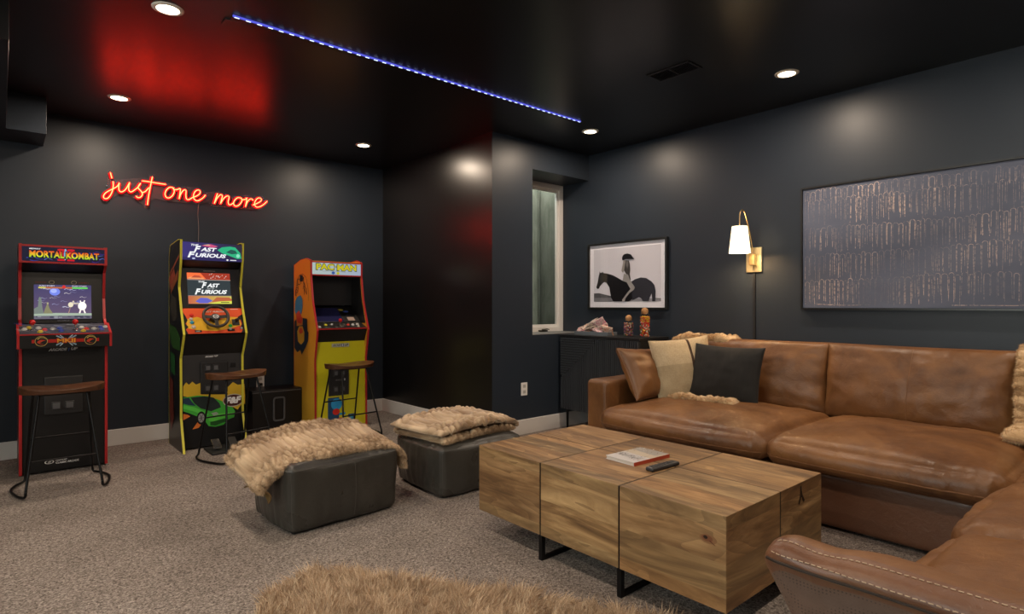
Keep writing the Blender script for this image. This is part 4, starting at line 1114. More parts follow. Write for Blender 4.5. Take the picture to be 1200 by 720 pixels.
# ---------------- leather sectional
def sectional():
    t = thing('sectional_sofa', (3.8, 1.6, 0), 'large cognac brown leather sectional with deep cushions along the right wall', 'sofa')
    Lx, Ly = 3.8, 1.6
    def sb(name, x0, x1, y0, y1, z0, z1, **k):
        rot = k.pop('rot', (0, 0, 0)); mat = k.pop('mat', M['cognac'])
        return soft_box(name, (x1-x0, y1-y0, z1-z0), mat, t, ((x0+x1)/2-Lx, (y0+y1)/2-Ly, (z0+z1)/2), rot, **k)
    sb('base', 3.22, 4.40, .47, 2.70, .012, .300, r=.035, mat=M['cognac_dark'], cuts=24, wr=.002, seed=3)
    sb('base', 1.58, 4.39, -.60, .465, .012, .300, r=.035, mat=M['cognac_dark'], cuts=24, wr=.002, seed=4)
    a = sb('arm', 3.215, 4.40, 2.675, 2.86, .010, .625, r=.032, cuts=36, wr=.004, wscale=5, seed=7, crown=.004)
    seam(a, 'seam', [((-2, -.0925+.012, z), (1, 0, 0)) for z in [(-.30+.6*k/24) for k in range(25)]], .0018)
    seam(a, 'seam', [((x, -.08, 2), (0, 0, -1)) for x in [(-.585+1.16*k/30) for k in range(31)]], .0018)
    sb('back_frame', 4.33, 4.425, -.60, 2.84, .012, .70, r=.03, mat=M['cognac_dark'], cuts=20)
    sb('back_frame', 1.58, 4.32, -.68, -.60, .012, .70, r=.03, mat=M['cognac_dark'], cuts=20)
    for i, (x0, x1, y0, y1, sd) in enumerate([(3.105, 4.14, 1.505, 2.665, 1), (3.105, 4.14, .475, 1.495, 2), (3.10, 4.14, -.58, .46, 5), (2.32, 3.09, -.45, .49, 9), (1.575, 2.31, -.45, .49, 12)]):
        z0, z1 = .298, .440
        c = sb('seat_cushion', x0, x1, y0, y1, z0, z1+.012, r=.074, crown=.056, side=.034, wr=.0115, wscale=3.6, seed=sd*3.3, cuts=60)
        ring_seam(c, (x1-x0, y1-y0), -.018, 120, .0032)
    for y0, y1, sd in ((1.575, 2.66, 21), (.60, 1.565, 22), (-.40, .585, 23)):
        w_, h_ = y1-y0+.03, .49
        c = pillow('back_cushion', w_, h_, .27, M['cognac'], t, (4.20-Lx, (y0+y1)/2-Ly, .662), (math.radians(-9), 0, -PI/2), wr=.012, seed=sd, n=60, ex=.27, bow=.018)
        b = MB(); b.tube(pillow_edge(w_, h_, .018), .0042, 6, True); b.build('piping', M['seam'], c, smooth=True)
        if sd == 22: seam(c, 'seam', [((.01*math.sin(z*9), -2, z), (0, 1, 0)) for z in [(-.235+.47*k/30) for k in range(31)]], .0022)
    for x0, x1, sd in ((2.9, 3.95, 31), (1.62, 2.88, 32)):
        sb('back_cushion', x0, x1, -.60, -.36, .425, .88, r=.085, side=.02, wr=.01, wscale=3.2, seed=sd, cuts=30)
    for x, y in ((3.3, 2.78), (4.3, 2.78), (1.66, -.5), (1.66, .4), (3.3, .55)):
        b = MB(); b.box(x-.03-Lx, x+.03-Lx, y-.03-Ly, y+.03-Ly, 0, .02); b.build('foot', M['black'], t)
    # near arm with double stitched band and perforated side
    n = 90; sec = []
    def section(Y):
        k = (.64-Y)
        up = 0; dip = -.008*math.exp(-((k-.12)/.05)**2)
        e = min(1, k/.06); e = math.sqrt(max(0, 1-(1-e)**2))       # rounded far end
        P = [(1.395, .02, 0), (1.375, .15, 0), (1.352, .30, 0), (1.334, .42, 0), (1.326, .52, 0), (1.318, .575, 0), (1.310, .588, 1), (1.310, .602, 1), (1.318, .615, 1), (1.335, .622, 1), (1.356, .625, 1), (1.362, .628, 2), (1.40, .627, 2), (1.45, .618, 2), (1.50, .602, 2), (1.54, .57, 2), (1.560, .50, 2), (1.563, .30, 2), (1.563, .02, 2)]
        out = []
        for x, z, m in P:
            xx = (1.40 + (x-1.40)*(.70+.30*e)) if x < 1.40 else 1.40 + (x-1.40)*(.35 + .65*min(1, k/.22)) ; zz = z + (up + dip)*(z/.6)**2 - (1-e)*.035*(z > .5)
            yy = Y - .46*max(0, .60-z)*math.exp(-k*4) if z < .6 else Y
            if m != 1 and z > .1:
                w = .008*nz(yy*7, z*6, x*4) + .007*abs(nz(yy*14+z*5, z*3, 2))
                xx += w if x < 1.42 else 0; zz += w*.5 if x > 1.40 else 0
            out.append((xx-Lx, yy-Ly, zz, m))
        return out
    rows = [section(.64 - .30*(i/45)**1.5 if i <= 45 else .34 - .94*((i-45)/(n-46))) for i in range(n)]
    ns = len(rows[0]); v = [p[:3] for r in rows for p in r]; me_i = []; f = []
    for i in range(n-1):
        for j in range(ns-1):
            f.append((i*ns+j, i*ns+j+1, (i+1)*ns+j+1, (i+1)*ns+j)); me_i.append(rows[i][j+1][3] if rows[i][j][3] != 1 else 1)
    f.append(tuple(range(ns))); me_i.append(0); f.append(tuple((n-1)*ns+j for j in range(ns))[::-1]); me_i.append(0)
    b = MB(); b.v = v; b.f = f; b.m = me_i; b.c = []
    arm = b.build('arm', [M['cognac_perf'], leather('dark saddle band', (.085, .036, .018), (.125, .052, .026), (.20, .10, .055), .38), M['cognac']], t, smooth=True)
    s = arm.modifiers.new('sub', 'SUBSURF'); s.levels = 1; s.render_levels = 1
    bv = BVHTree.FromPolygons([Vector(p) for p in v], f)
    def stitch(fn, cnt):
        m = MB()
        for k in range(cnt):
            y0 = .615 - k*.0125; seg = []
            for q in (0, .5, 1):
                y = y0 - .0082*q; o, d = fn(y); h = bv.ray_cast(o, d)
                if h[0] is None: break
                seg.append(h[0] + h[1]*.0014*(1 if h[1].dot(d) < 0 else -1))
            if len(seg) == 3: m.tube(seg, .0013, 5)
        o = m.build('stitching', M['thread'], arm); o['kind'] = 'stuff'
    stitch(lambda y: (Vector((1.351-Lx, y-Ly, 2)), Vector((0, 0, -1))), 92)
    stitch(lambda y: (Vector((0-Lx, y-Ly, .602)), Vector((1, 0, 0))), 92)
    m = MB(); pts = []
    for k in range(60):
        y = .628 - k*.0195; h = bv.ray_cast(Vector((-Lx, y-Ly, .584)), Vector((1, 0, 0)))
        if h[0] is not None: pts.append(h[0])
    m.tube(pts, .0038, 6); m.build('piping', plain('near black piping', (.02, .012, .008), .5), arm, smooth=True)
sectional()

# ---------------- cushions and throws on the sofa
def cushions():
    def P(name, label, cat, w, h, t_, mat, loc, rot, grp=None, **k):
        o = pillow(name, w, h, t_, mat, None, loc, rot, **k); tag(o, label, cat, grp); return o
    o = P('throw_pillow', 'small cognac leather cushion with stitched edges leaning on the sofa arm', 'pillow', .60, .40, .19, M['cognac'], (3.665, 2.635, .655), (math.radians(-27), math.radians(3), math.radians(4)), wr=.012, seed=4)
    b = MB(); b.tube(pillow_edge(.60, .40), .005, 6, True); b.build('piping', M['seam'], o, smooth=True)
    # beige pillow with one brown stripe
    t = NT('beige linen'); v = t.coord((1, 1, 1))
    wv = t.noise(t.coord((60, 60, 700)), 1.0, 2); wv2 = t.noise(t.coord((700, 60, 60)), 1.0, 2)
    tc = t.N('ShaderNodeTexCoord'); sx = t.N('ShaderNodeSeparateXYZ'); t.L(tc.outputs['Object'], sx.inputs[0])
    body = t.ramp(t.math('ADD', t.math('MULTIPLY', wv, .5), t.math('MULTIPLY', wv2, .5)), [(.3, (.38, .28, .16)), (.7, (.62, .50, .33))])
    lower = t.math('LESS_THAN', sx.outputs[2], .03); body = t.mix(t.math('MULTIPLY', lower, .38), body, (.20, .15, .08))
    t.set(Base_Color=body, Roughness=.9, Normal=t.bump(t.math('ADD', wv, wv2), .4, .003)); linen = t.m
    stripe = plain('dark brown woven stripe', (.045, .022, .012), .9)
    o = P('throw_pillow', 'beige linen pillow with one dark brown stripe, behind the black pillow', 'pillow', .47, .46, .17, linen, (3.825, 2.445, .690), (math.radians(-13), math.radians(-5), math.radians(-32)), wr=.008, seed=9, mats=[linen, stripe], pick=lambda u, q: 1 if .55 < u < .59 else 0, n=60)
    b = MB(); b.tube(pillow_edge(.47, .46), .0035, 6, True); b.build('piping', plain('cream edge', (.55, .45, .30), .8), o, smooth=True)
    t = NT('black velvet'); v = t.coord()
    t.set(Base_Color=t.mix(t.noise(t.coord((40, 40, 9)), 1, 4, .6), (.004, .004, .004), (.016, .015, .014)), Roughness=.9, Normal=t.bump(t.noise(v, 500, 2), .3, .002)); t.b.inputs['Sheen Weight'].default_value = .04
    P('throw_pillow', 'square black pillow standing in front of the beige one on the sofa', 'pillow', .505, .42, .17, t.m, (3.86, 2.13, .672), (math.radians(-15), math.radians(1.5), math.radians(-84)), wr=.007, seed=15)
    cl, ch = (.34, .20, .085), (.80, .60, .36)
    fur_throw('fur_throw', 'cream ruched fur throw bunched on the sofa back above the pillows', 'blanket', [(4.25, 2.84, .80), (4.24, 2.78, .845), (4.24, 2.66, .885), (4.24, 2.45, .890), (4.24, 2.30, .892), (4.25, 2.25, .86)], (1, 0, 0), .20, .075, cl, ch, seed=3, lump=(.040, .075), amp=.015, nu=110, nv=80, hair=14000, hl=.010)
    fur_throw('fur_throw', 'end of a pale fur throw lying on the seat before the black pillow', 'blanket', [(3.72, 2.52, .488), (3.68, 2.40, .497), (3.66, 2.22, .503), (3.66, 2.06, .508), (3.70, 1.96, .50)], (1, 0.15, 0), .13, .050, cl, ch, seed=5, lump=(.05, .05), amp=.014, nu=90, nv=60, hair=9000, hl=.010)
    fur_throw('fur_throw', 'cream ruched fur throw draped over the sofa corner at the right edge', 'blanket', [(4.26, .36, .90), (4.16, .36, .93), (4.05, .36, .90), (4.00, .36, .78), (3.98, .36, .64), (3.94, .36, .54), (3.84, .37, .51), (3.74, .38, .505)], (0, 1, .0), .44, .07, cl, ch, seed=8, lump=(.045, .08), amp=.016, nu=130, nv=100, hair=20000, hl=.012)
cushions()

# ---------------- coffee table
def coffee_table():
    X0, X1, Y0, Y1, Z0, Z1 = 1.85, 2.64, 1.018, 2.375, .115, .445
    ys = [Y0, 1.475, 1.925, Y1]; xs = [X0, 2.255, X1]
    L = ((X0+X1)/2, (Y0+Y1)/2, 0)
    t = thing('coffee_table', L, 'big blocky mango wood coffee table with thin black metal bands', 'table')
    g = .0035
    for i in range(2):
        for j in range(3):
            a, c = xs[i]+(g if i else 0), xs[i+1]-(0 if i else g); d, e = ys[j]+(g if j else 0), ys[j+1]-(g if j < 2 else 0)
            cx_, cy_, cz = (a+c)/2, (d+e)/2, (Z0+Z1)/2
            b = MB(); b.box(a-cx_, c-cx_, d-cy_, e-cy_, Z0-cz, Z1-cz)
            o = b.build('wood_block', M['mango'], t, bevel=.0022); o.location = (cx_-L[0], cy_-L[1], cz)
            if i == 0 and j == 0:
                P = Print((a-cx_-.0003, 0, 0), (0, -1, 0), (0, 0, 1))      # knot on the long side
                y, z = -(1.085-cy_), .350-cz
                P.disc(y, z, .034, .016, (.22, .115, .055), 16); P.disc(y-.004, z+.002, .022, .011, (.17, .07, .035), 14); P.disc(y-.010, z+.004, .0085, .0062, (.018, .010, .007), 10); P.line([(y+.006, z-.004), (y+.022, z-.013), (y+.028, z-.016)], .004, (.10, .03, .015), True)
                P.build('knot', M['print'], o)
                for q in (-1,):
                    pass
            if i == 1 and j == 0:
                P = Print((0, d-cy_-.0003, 0), (1, 0, 0), (0, 0, 1)); x, z = 2.437-cx_, .395-cz
                K = (.022, .014, .010)
                P.line([(x-.002, z+.036), (x, z), (x-.020, z-.034)], .013, K); P.line([(x, z+.005), (x+.028, z-.032)], .013, K); P.line([(x-.022, z+.004), (x+.018, z-.006)], .004, (.09, .05, .03), True); P.disc(x, z+.004, .008, .014, K)
                P.build('crack', M['print'], o)
    m = M['black_metal']
    for y in ys[1:3]:
        b = MB(); b.box(X0+.001-L[0], X1-.001-L[0], y-g+.0002-L[1], y+g-.0002-L[1], Z0, Z1-.0015); b.build('metal_band', m, t)
        b = MB(); w = .011
        for x in (X0+.012, X1-.012): b.box(x-w-L[0], x+w-L[0], y-w-L[1], y+w-L[1], 0, Z0-.0005)
        b.box(X0+.012+w-L[0], X1-.012-w-L[0], y-w-L[1], y+w-L[1], 0, .016); b.build('sled_leg', m, t, bevel=.0015)
    for k in range(3):
        b = MB(); b.box(xs[1]-g+.0002-L[0], xs[1]+g-.0002-L[0], ys[k]+(.001 if k == 0 else g)-L[1], ys[k+1]-(.001 if k == 2 else g)-L[1], Z0, Z1-.0015); b.build('metal_band', m, t)
    b = MB(); w = .011
    for y in (Y0+.03, Y1-.03): b.box(2.43-w-L[0], 2.43+w-L[0], y-w-L[1], y+w-L[1], 0, Z0-.0005)
    b.box(2.43-w-L[0], 2.43+w-L[0], Y0+.03+w-L[1], 1.475-.013-L[1], 0, .016)
    b.build('sled_leg', m, t, bevel=.0015)
    # book
    Lb = (2.25, 1.683, Z1)
    t = thing('book', Lb, 'paperback book with a pale photo cover and red edge on the coffee table', 'book', rz=math.radians(-3))
    b = MB(); b.box(-.122, .122, -.079, .082, .0015, .0145); b.build('pages', plain('paper pages', (.55, .5, .45), .8), t)
    b = MB(); b.box(-.125, .125, -.085, .085, .0145, .016); b.box(-.125, .125, -.085, .085, 0, .0015); cv = b.build('cover', plain('white card cover', (.62, .60, .58), .35), t)
    b = MB(); b.box(-.125, .125, -.0865, -.083, 0, .016); b.build('spine', plain('red spine', (.42, .055, .025), .4), t)
    P = Print((-.125, -.085, .0161), (1, 0, 0), (0, 1, 0)); P.eps = .0001
    P.rect(0, 0, .25, .17, (.62, .60, .60)); P.poly([(.115, 0), (.25, 0), (.25, .17), (.13, .17), (.12, .09)], (.55, .48, .38)); P.poly([(.17, .02), (.25, 0), (.25, .17), (.19, .17), (.18, .11)], (.38, .36, .34))
    rnd = random.Random(6)
    for k in range(60):
        x, y = rnd.gauss(.075, .014), rnd.uniform(.01, .16); P.line([(x-.008, y), (x, y+.005), (x+.010, y-.004)], .004, rnd.choice([(.07, .07, .08), (.2, .2, .2), (.4, .4, .42)]), True)
    for k in range(40):
        x, y = rnd.gauss(.20, .03), rnd.uniform(.01, .16); P.line([(x-.006, y), (x+.006, y+.004)], .003, rnd.choice([(.2, .1, .05), (.7, .66, .6), (.3, .28, .26)]))
    P.build('cover_print', M['print'], cv)
    t = thing('remote_control', (2.195, 1.507, Z1), 'black remote control beside the book on the coffee table', 'remote', rz=math.radians(-3))
    b = MB(); b.box(-.095, .095, -.022, .022, 0, .018); b.build('body', plain('black remote shell', (.022, .022, .024), .4), t, bevel=.008, bseg=3, smooth=False)
    me = None
    for i in range(7):
        for j in range(3):
            if me is None:
                b = MB(); b.box(-.005, .005, -.0035, .0035, 0, .0015); o = b.build('button', plain('grey rubber key', (.05, .05, .055), .6), t, bevel=.0008); me = o.data
            else: o = link(bpy.data.objects.new('button', me), t)
            o.location = (-.072+i*.019, -.011+j*.011, .0178)
coffee_table()

# ---------------- ottomans with throws
def ottoman(label, x, y, rz, size, sd):
    t = thing('ottoman', (x, y, 0), label, 'ottoman', 'charcoal leather ottomans', rz)
    w, d, h = size
    o = soft_box('body', (w, d, h), M['charcoal_leather'], t, (0, 0, h/2+.006), r=.034, crown=.035, side=.030, wr=.009, wscale=3.0, seed=sd, cuts=56, taper=.05)
    ring_seam(o, (w, d), h/2-.022, 120, .0024, M['charcoal_seam'], 'top_seam')
    for sx in (-1, 1):
        for sy in (-1, 1):
            seam(o, 'corner_seam', [((sx*w, sy*d*1.0, z), (-sx*w, -sy*d, 0)) for z in [(-h/2+.02+(h-.05)*k/20) for k in range(21)]], .0022, M['charcoal_seam'])
    seam(o, 'panel_seam', [((.03, -2, z), (0, 1, 0)) for z in [(-h/2+.02+(h-.05)*k/20) for k in range(21)]], .0016, M['charcoal_seam'])
    b = MB(); b.box(-w*.44, w*.44, -d*.42, d*.42, 0, .012); b.build('bottom_cloth', M['black_matte'], t)
    return t
ottoman('charcoal leather cube ottoman nearer the arcade stools, fur throw hanging over both ends', 1.390, 3.175, math.radians(4), (.645, .47, .345), 2.2)
ottoman('charcoal leather cube ottoman beside the coffee table, folded fur throw on top', 2.295, 3.165, math.radians(-1), (.635, .56, .305), 6.1)
FL, FH = (.24, .150, .078), (.68, .51, .33)
bl = fur_throw('fur_blanket', 'tan fur blanket hanging over the ends of the nearer ottoman', 'blanket',
    [(.945, 3.21, .262), (.965, 3.21, .30), (1.02, 3.21, .350), (1.12, 3.21, .385), (1.38, 3.21, .408), (1.60, 3.22, .395), (1.705, 3.22, .372), (1.752, 3.22, .320), (1.757, 3.22, .245)], (-.06, 1, .17), .50, .044, FL, FH, seed=11, lump=(.030, .060), amp=.013, nu=230, nv=150, hair=46000, hl=.011)
b = MB()
v = []; f = []; na, nb = 16, 14
for i in range(na):
    for j in range(nb):
        a = i/(na-1); q = j/(nb-1)
        v.append((.955 + .03*math.sin(q*PI) + .05*q*(1-a) + .008*math.sin(a*9), 2.975 + .23*a - .012*math.sin(q*4), .255 - (.075-.03*a)*q + .02*math.sin(a*PI)*q + .006*math.sin(a*11+q*5)))
for i in range(na-1):
    for j in range(nb-1): f.append((i*nb+j, (i+1)*nb+j, (i+1)*nb+j+1, i*nb+j+1))
b.add(v, f); o = b.build('satin_lining', M['satin'], bl, smooth=True); s = o.modifiers.new('solid', 'SOLIDIFY'); s.thickness = .006
b2 = fur_throw('fur_blanket', 'pale fur blanket folded in layers on the ottoman beside the coffee table', 'blanket',
    [(1.975, 3.16, .330), (2.02, 3.165, .340), (2.28, 3.19, .352), (2.50, 3.21, .345), (2.60, 3.22, .335)], (-.10, 1, 0), .52, .050, FL, FH, seed=21, lump=(.038, .060), amp=.019, nu=150, nv=120, hair=22000, hl=.010)
fur_throw('folded_layer', None, None, [(1.945, 3.16, .375), (1.99, 3.165, .390), (2.27, 3.19, .410), (2.50, 3.21, .398), (2.60, 3.22, .375), (2.615, 3.22, .335)], (-.10, 1, 0), .53, .052, FL, (.74, .57, .38), seed=23, lump=(.040, .070), amp=.022, nu=160, nv=120, hair=28000, hl=.010, root=b2)

# ---------------- shaggy rug
def rug():
    outline = [(.70, 2.20), (.80, 2.36), (.93, 2.40), (1.04, 2.42), (1.18, 2.24), (1.31, 2.03), (1.42, 1.85), (1.55, 1.73), (1.62, 1.58), (1.71, 1.42), (1.80, 1.26), (1.78, 1.12), (1.55, 1.05), (1.35, 1.10), (1.15, 1.10), (.95, 1.22), (.80, 1.45), (.62, 1.65), (.55, 1.90), (.58, 2.10)]
    ring, _ = smooth_curve([(x, y, 0) for x, y in outline + outline[:1]], 100); ring = ring[:-1]
    b = MB(); b.prism_z([(p.x, p.y) for p in ring], .001, .014)
    o = b.build('sheepskin_rug', plain('rug hide', (.25, .16, .09), .9), None); tag(o, 'shaggy light brown sheepskin rug on the carpet in the foreground', 'rug')
    rng = np.random.default_rng(5); poly = np.array([(p.x, p.y) for p in ring])
    pts = rng.uniform((.5, 1.0), (1.98, 2.5), (350000, 2))
    inside = np.zeros(len(pts), bool); j = len(poly)-1
    for i in range(len(poly)):
        a, c = poly[i], poly[j]
        cond = ((a[1] > pts[:, 1]) != (c[1] > pts[:, 1])) & (pts[:, 0] < (c[0]-a[0])*(pts[:, 1]-a[1])/(c[1]-a[1]+1e-12) + a[0])
        inside ^= cond; j = i
    pts = pts[inside][:125000]
    # clumps: strands lean to their lock's direction
    cell = .035; gx = np.floor(pts[:, 0]/cell + .5*np.sin(pts[:, 1]*40)).astype(int); gy = np.floor(pts[:, 1]/cell + .5*np.sin(pts[:, 0]*35)).astype(int)
    h = (gx*73856093 ^ gy*19349663) % 1000; tab = rng.normal(0, .75, (1000, 3)); tab[:, 2] = 0; tone = rng.uniform(0, 1, 1000)
    flow = np.stack([.5*np.sin(pts[:, 1]*7+1)+.2, .55*np.cos(pts[:, 0]*6), 0*pts[:, 0]], 1)
    P = np.concatenate([pts, np.full((len(pts), 1), .012)], 1); N = np.tile((0, 0, 1.0), (len(P), 1))
    K = np.clip(tone[h]*.6 + rng.uniform(-.15, .55, len(P)), 0, 1)[:, None]
    C = np.array((.29, .18, .10))*(1-K) + np.array((.80, .62, .43))*K
    fur_strands('fur_pile', P, N, .068, .0013, C, o, 6, spread=.20, clump=tab[h]*.8+flow, segs=3)
rug()

# ---------------- sideboard and the things on it
def sideboard():
    X0, X1, Y0, Y1, Z0, Z1 = 4.0, 4.42, 2.972, 3.895, .185, .885
    L = (4.21, 3.43, 0)
    t = thing('sideboard', L, 'black sideboard with ribbed doors in the corner below the framed photo', 'cabinet')
    wm = plain('black stained wood', (.011, .011, .012), .42)
    def bx(n, *q, mat=wm, bevel=.002):
        b = MB(); b.box(q[0]-L[0], q[1]-L[0], q[2]-L[1], q[3]-L[1], q[4], q[5]); return b.build(n, mat, t, bevel=bevel)
    bx('body', X0+.022, X1, Y0+.01, Y1-.01, Z0, Z1-.022); bx('top', X0-.004, X1, Y0, Y1, Z1-.022, Z1)
    ym = (Y0+Y1)/2
    rib = plain('ribbed black door', (.050, .053, .060), .32)  # ribs lightened against the black door, ridge highlights put into the colour
    for i, (a, c) in enumerate(((ym+.002, Y1-.012), (Y0+.012, ym-.002))):
        z0, z1 = Z0+.004, Z1-.026
        b = MB(); b.box(X0+.010-L[0], X0+.021-L[0], a-L[1], c-L[1], z0, z1); d = b.build('door', M['black_matte'], t)
        m = MB(); p = .0215; nx = int((c-a)/p); pitch = (c-a)/nx
        for k in range(nx):
            y = a + (k+.5)*pitch - L[1]; frac = (k+.5)/nx        # 0 = right (near) side of the far door
            top = z1
            if i == 0: top = z0 + (z1-z0)*(.97 - .55*frac) if frac > .06 else z1
            m.prism_z([(X0+.010-L[0], y-pitch*.36), (X0-.004-L[0], y-pitch*.26), (X0-.004-L[0], y+pitch*.26), (X0+.010-L[0], y+pitch*.36)], z0, top)
        if i == 0:
            nh = int((z1-z0)*.55/pitch)
            for k in range(nh):
                z = z1 - (k+.5)*pitch; fr = ((.97 - (z-z0)/(z1-z0))/.55); ys_ = a + (c-a)*max(.07, fr)
                m.prism_x([( (ys_-L[1]), z-pitch*.3), ((c-L[1]), z-pitch*.3), ((c-L[1]), z+pitch*.3), ((ys_-L[1]), z+pitch*.3)], X0-.004-L[0], X0+.010-L[0])
        r = m.build('ribs', rib, d); r['kind'] = 'stuff'
        yh = (a+.045) if i == 0 else (c-.045)
        b = MB(); b.box(X0-.012-L[0], X0+.008-L[0], yh-.03-L[1], yh+.03-L[1], z1-.002, z1+.003); b.build('handle', M['chrome'], d)
    for x in (X0+.045, X1-.05):
        for y in (Y0+.06, Y1-.06):
            b = MB(); b.lathe([(.010, 0), (.014, Z0)], (x-L[0], y-L[1], 0), 12); b.build('leg', M['black_metal'], t, smooth=True)
    # tray and packets
    tx, ty = 4.17, 3.60
    t = thing('tray', (tx, ty, Z1), 'low grey tray holding wrapped snack packets on the sideboard', 'tray')
    g = plain('grey tray', (.16, .18, .20), .3)
    b = MB(); b.box(-.07, .07, -.20, .20, 0, .006)
    for q in ((-.07, -.064, -.20, .20), (.064, .07, -.20, .20), (-.064, .064, -.20, -.194), (-.064, .064, .194, .20)): b.box(q[0], q[1], q[2], q[3], .006, .032)
    b.build('body', g, t, bevel=.001)
    rnd = random.Random(12)
    PK = ['at the far left end of the heap', 'second from the left', 'in the middle of the heap', 'low at the front middle', 'second from the right end', 'at the right end of the heap', 'on top of the heap, left', 'on top of the heap, right']
    cols = [(.78, .66, .56), (.80, .68, .60), (.76, .60, .50), (.80, .72, .64)]
    for k, (dy, dz, rx, ry) in enumerate([(.15, .040, .5, .2), (.09, .055, .7, -.3), (.02, .065, .9, .3), (-.04, .052, .5, -.5), (-.10, .048, -.7, .3), (-.15, .040, -.9, -.2), (.03, .100, .6, .5), (-.065, .105, -1.0, .4)]):
        c = cols[k % 4]
        m = NT('packet wrap'); vv = m.coord((1, 1, 1)); nn_ = m.noise(vv, 38+k, 2, .5, 1.5)
        ac = [(.55, .08, .15), (.55, .16, .03), (.04, .035, .03), (.65, .12, .25)][k % 4]
        m.set(Base_Color=m.ramp(nn_, [(.44, c), (.47, ac), (.52, ac), (.545, c), (.66, (.08, .06, .055))]), Roughness=.4)
        o = pillow('snack_packet', .135, .095, .028, m.m, None, (tx-.01+rnd.uniform(-.015, .015), ty+dy, Z1+.006+dz), (rx+.4, ry, PI/2+rnd.uniform(-.3, .3)), wr=.006, seed=k, n=14)
        tag(o, 'wrapped snack packet ' + PK[k] + ' in the grey tray', 'packet', 'snack packets in the grey tray')
    # jars
    gm = NT('jar glass'); gm.n.remove(gm.b); tr = gm.N('ShaderNodeBsdfTransparent'); tr.inputs[0].default_value = (.95, .96, .96, 1); gl = gm.N('ShaderNodeBsdfGlossy'); gl.inputs['Roughness'].default_value = .04; lw = gm.N('ShaderNodeLayerWeight'); lw.inputs[0].default_value = .35
    mx = gm.N('ShaderNodeMixShader'); gm.L(gm.math('MULTIPLY', lw.outputs['Facing'], .30), mx.inputs[0]); gm.L(tr.outputs[0], mx.inputs[1]); gm.L(gl.outputs[0], mx.inputs[2]); gm.L(mx.outputs[0], gm.out.inputs[0])
    cork = plain('cork', (.42, .22, .09), .8, var=.25, bump=.3, bscale=120)
    for (x, y, hh, lab, pal, rj) in ((4.13, 3.185, .150, 'shorter glass jar of mixed small sweets with a cork ball stopper', [(.55, .25, .12), (.5, .12, .1), (.15, .25, .1), (.6, .5, .4), (.3, .08, .25), (.12, .10, .08)], .043),
                           (4.13, 3.015, .212, 'taller glass jar of red and yellow sweets with a cork ball stopper', [(.65, .04, .02), (.7, .05, .02), (.75, .42, .03), (.7, .06, .03), (.1, .3, .15), (.7, .65, .6)], .045)):
        t = thing('candy_jar', (x, y, Z1), lab, 'jar', 'cork topped sweet jars')
        b = MB(); b.lathe([(rj*.9, .001), (rj, .008), (rj, hh-.030), (rj*.93, hh-.018), (rj*.70, hh-.008), (rj*.70, hh)], seg=28); b.build('glass', gm.m, t, smooth=True)
        b = MB(); b.lathe([(.0005, 0), (rj*.66, .0), (rj*.66, .004)], (0, 0, hh-.006), 20)
        pr = [(max(.0006, rj*.66*math.sin(PI*k/12)), -rj*.66*math.cos(PI*k/12)) for k in range(13)]
        b.lathe(pr, (0, 0, hh+rj*.30), 20); b.build('cork_stopper', cork, t, smooth=True)
        b = MB(); cc = []
        vv = []; ff = []; V8 = [(1,0,0),(-1,0,0),(0,1,0),(0,-1,0),(0,0,1),(0,0,-1)]; F8 = [(0,2,4),(2,1,4),(1,3,4),(3,0,4),(2,0,5),(1,2,5),(3,1,5),(0,3,5)]
        for k in range(330):
            a, r_, z = rnd.uniform(0, 2*PI), rj*.86*math.sqrt(rnd.random()), rnd.uniform(.012, hh-.030)
            col = rnd.choice(pal) if not (rj > .044 and z > hh*.62) else rnd.choice([(.75, .42, .03), (.7, .5, .05), (.65, .1, .03)])
            s_ = rnd.uniform(.0055, .009); an = rnd.uniform(0, 3); ca, sa = math.cos(an), math.sin(an)
            b.add([(r_*math.cos(a)+s_*(p[0]*ca-p[1]*sa), r_*math.sin(a)+s_*(p[0]*sa+p[1]*ca), z+s_*p[2]) for p in V8], F8, 0, (*col, 1))
        o = b.build('sweets', M['print'], t); o['kind'] = 'stuff'
        ca_ = o.data.color_attributes.new('col', 'FLOAT_COLOR', 'POINT'); ca_.data.foreach_set('color', np.array(b.c, dtype=np.float32).ravel())
sideboard()

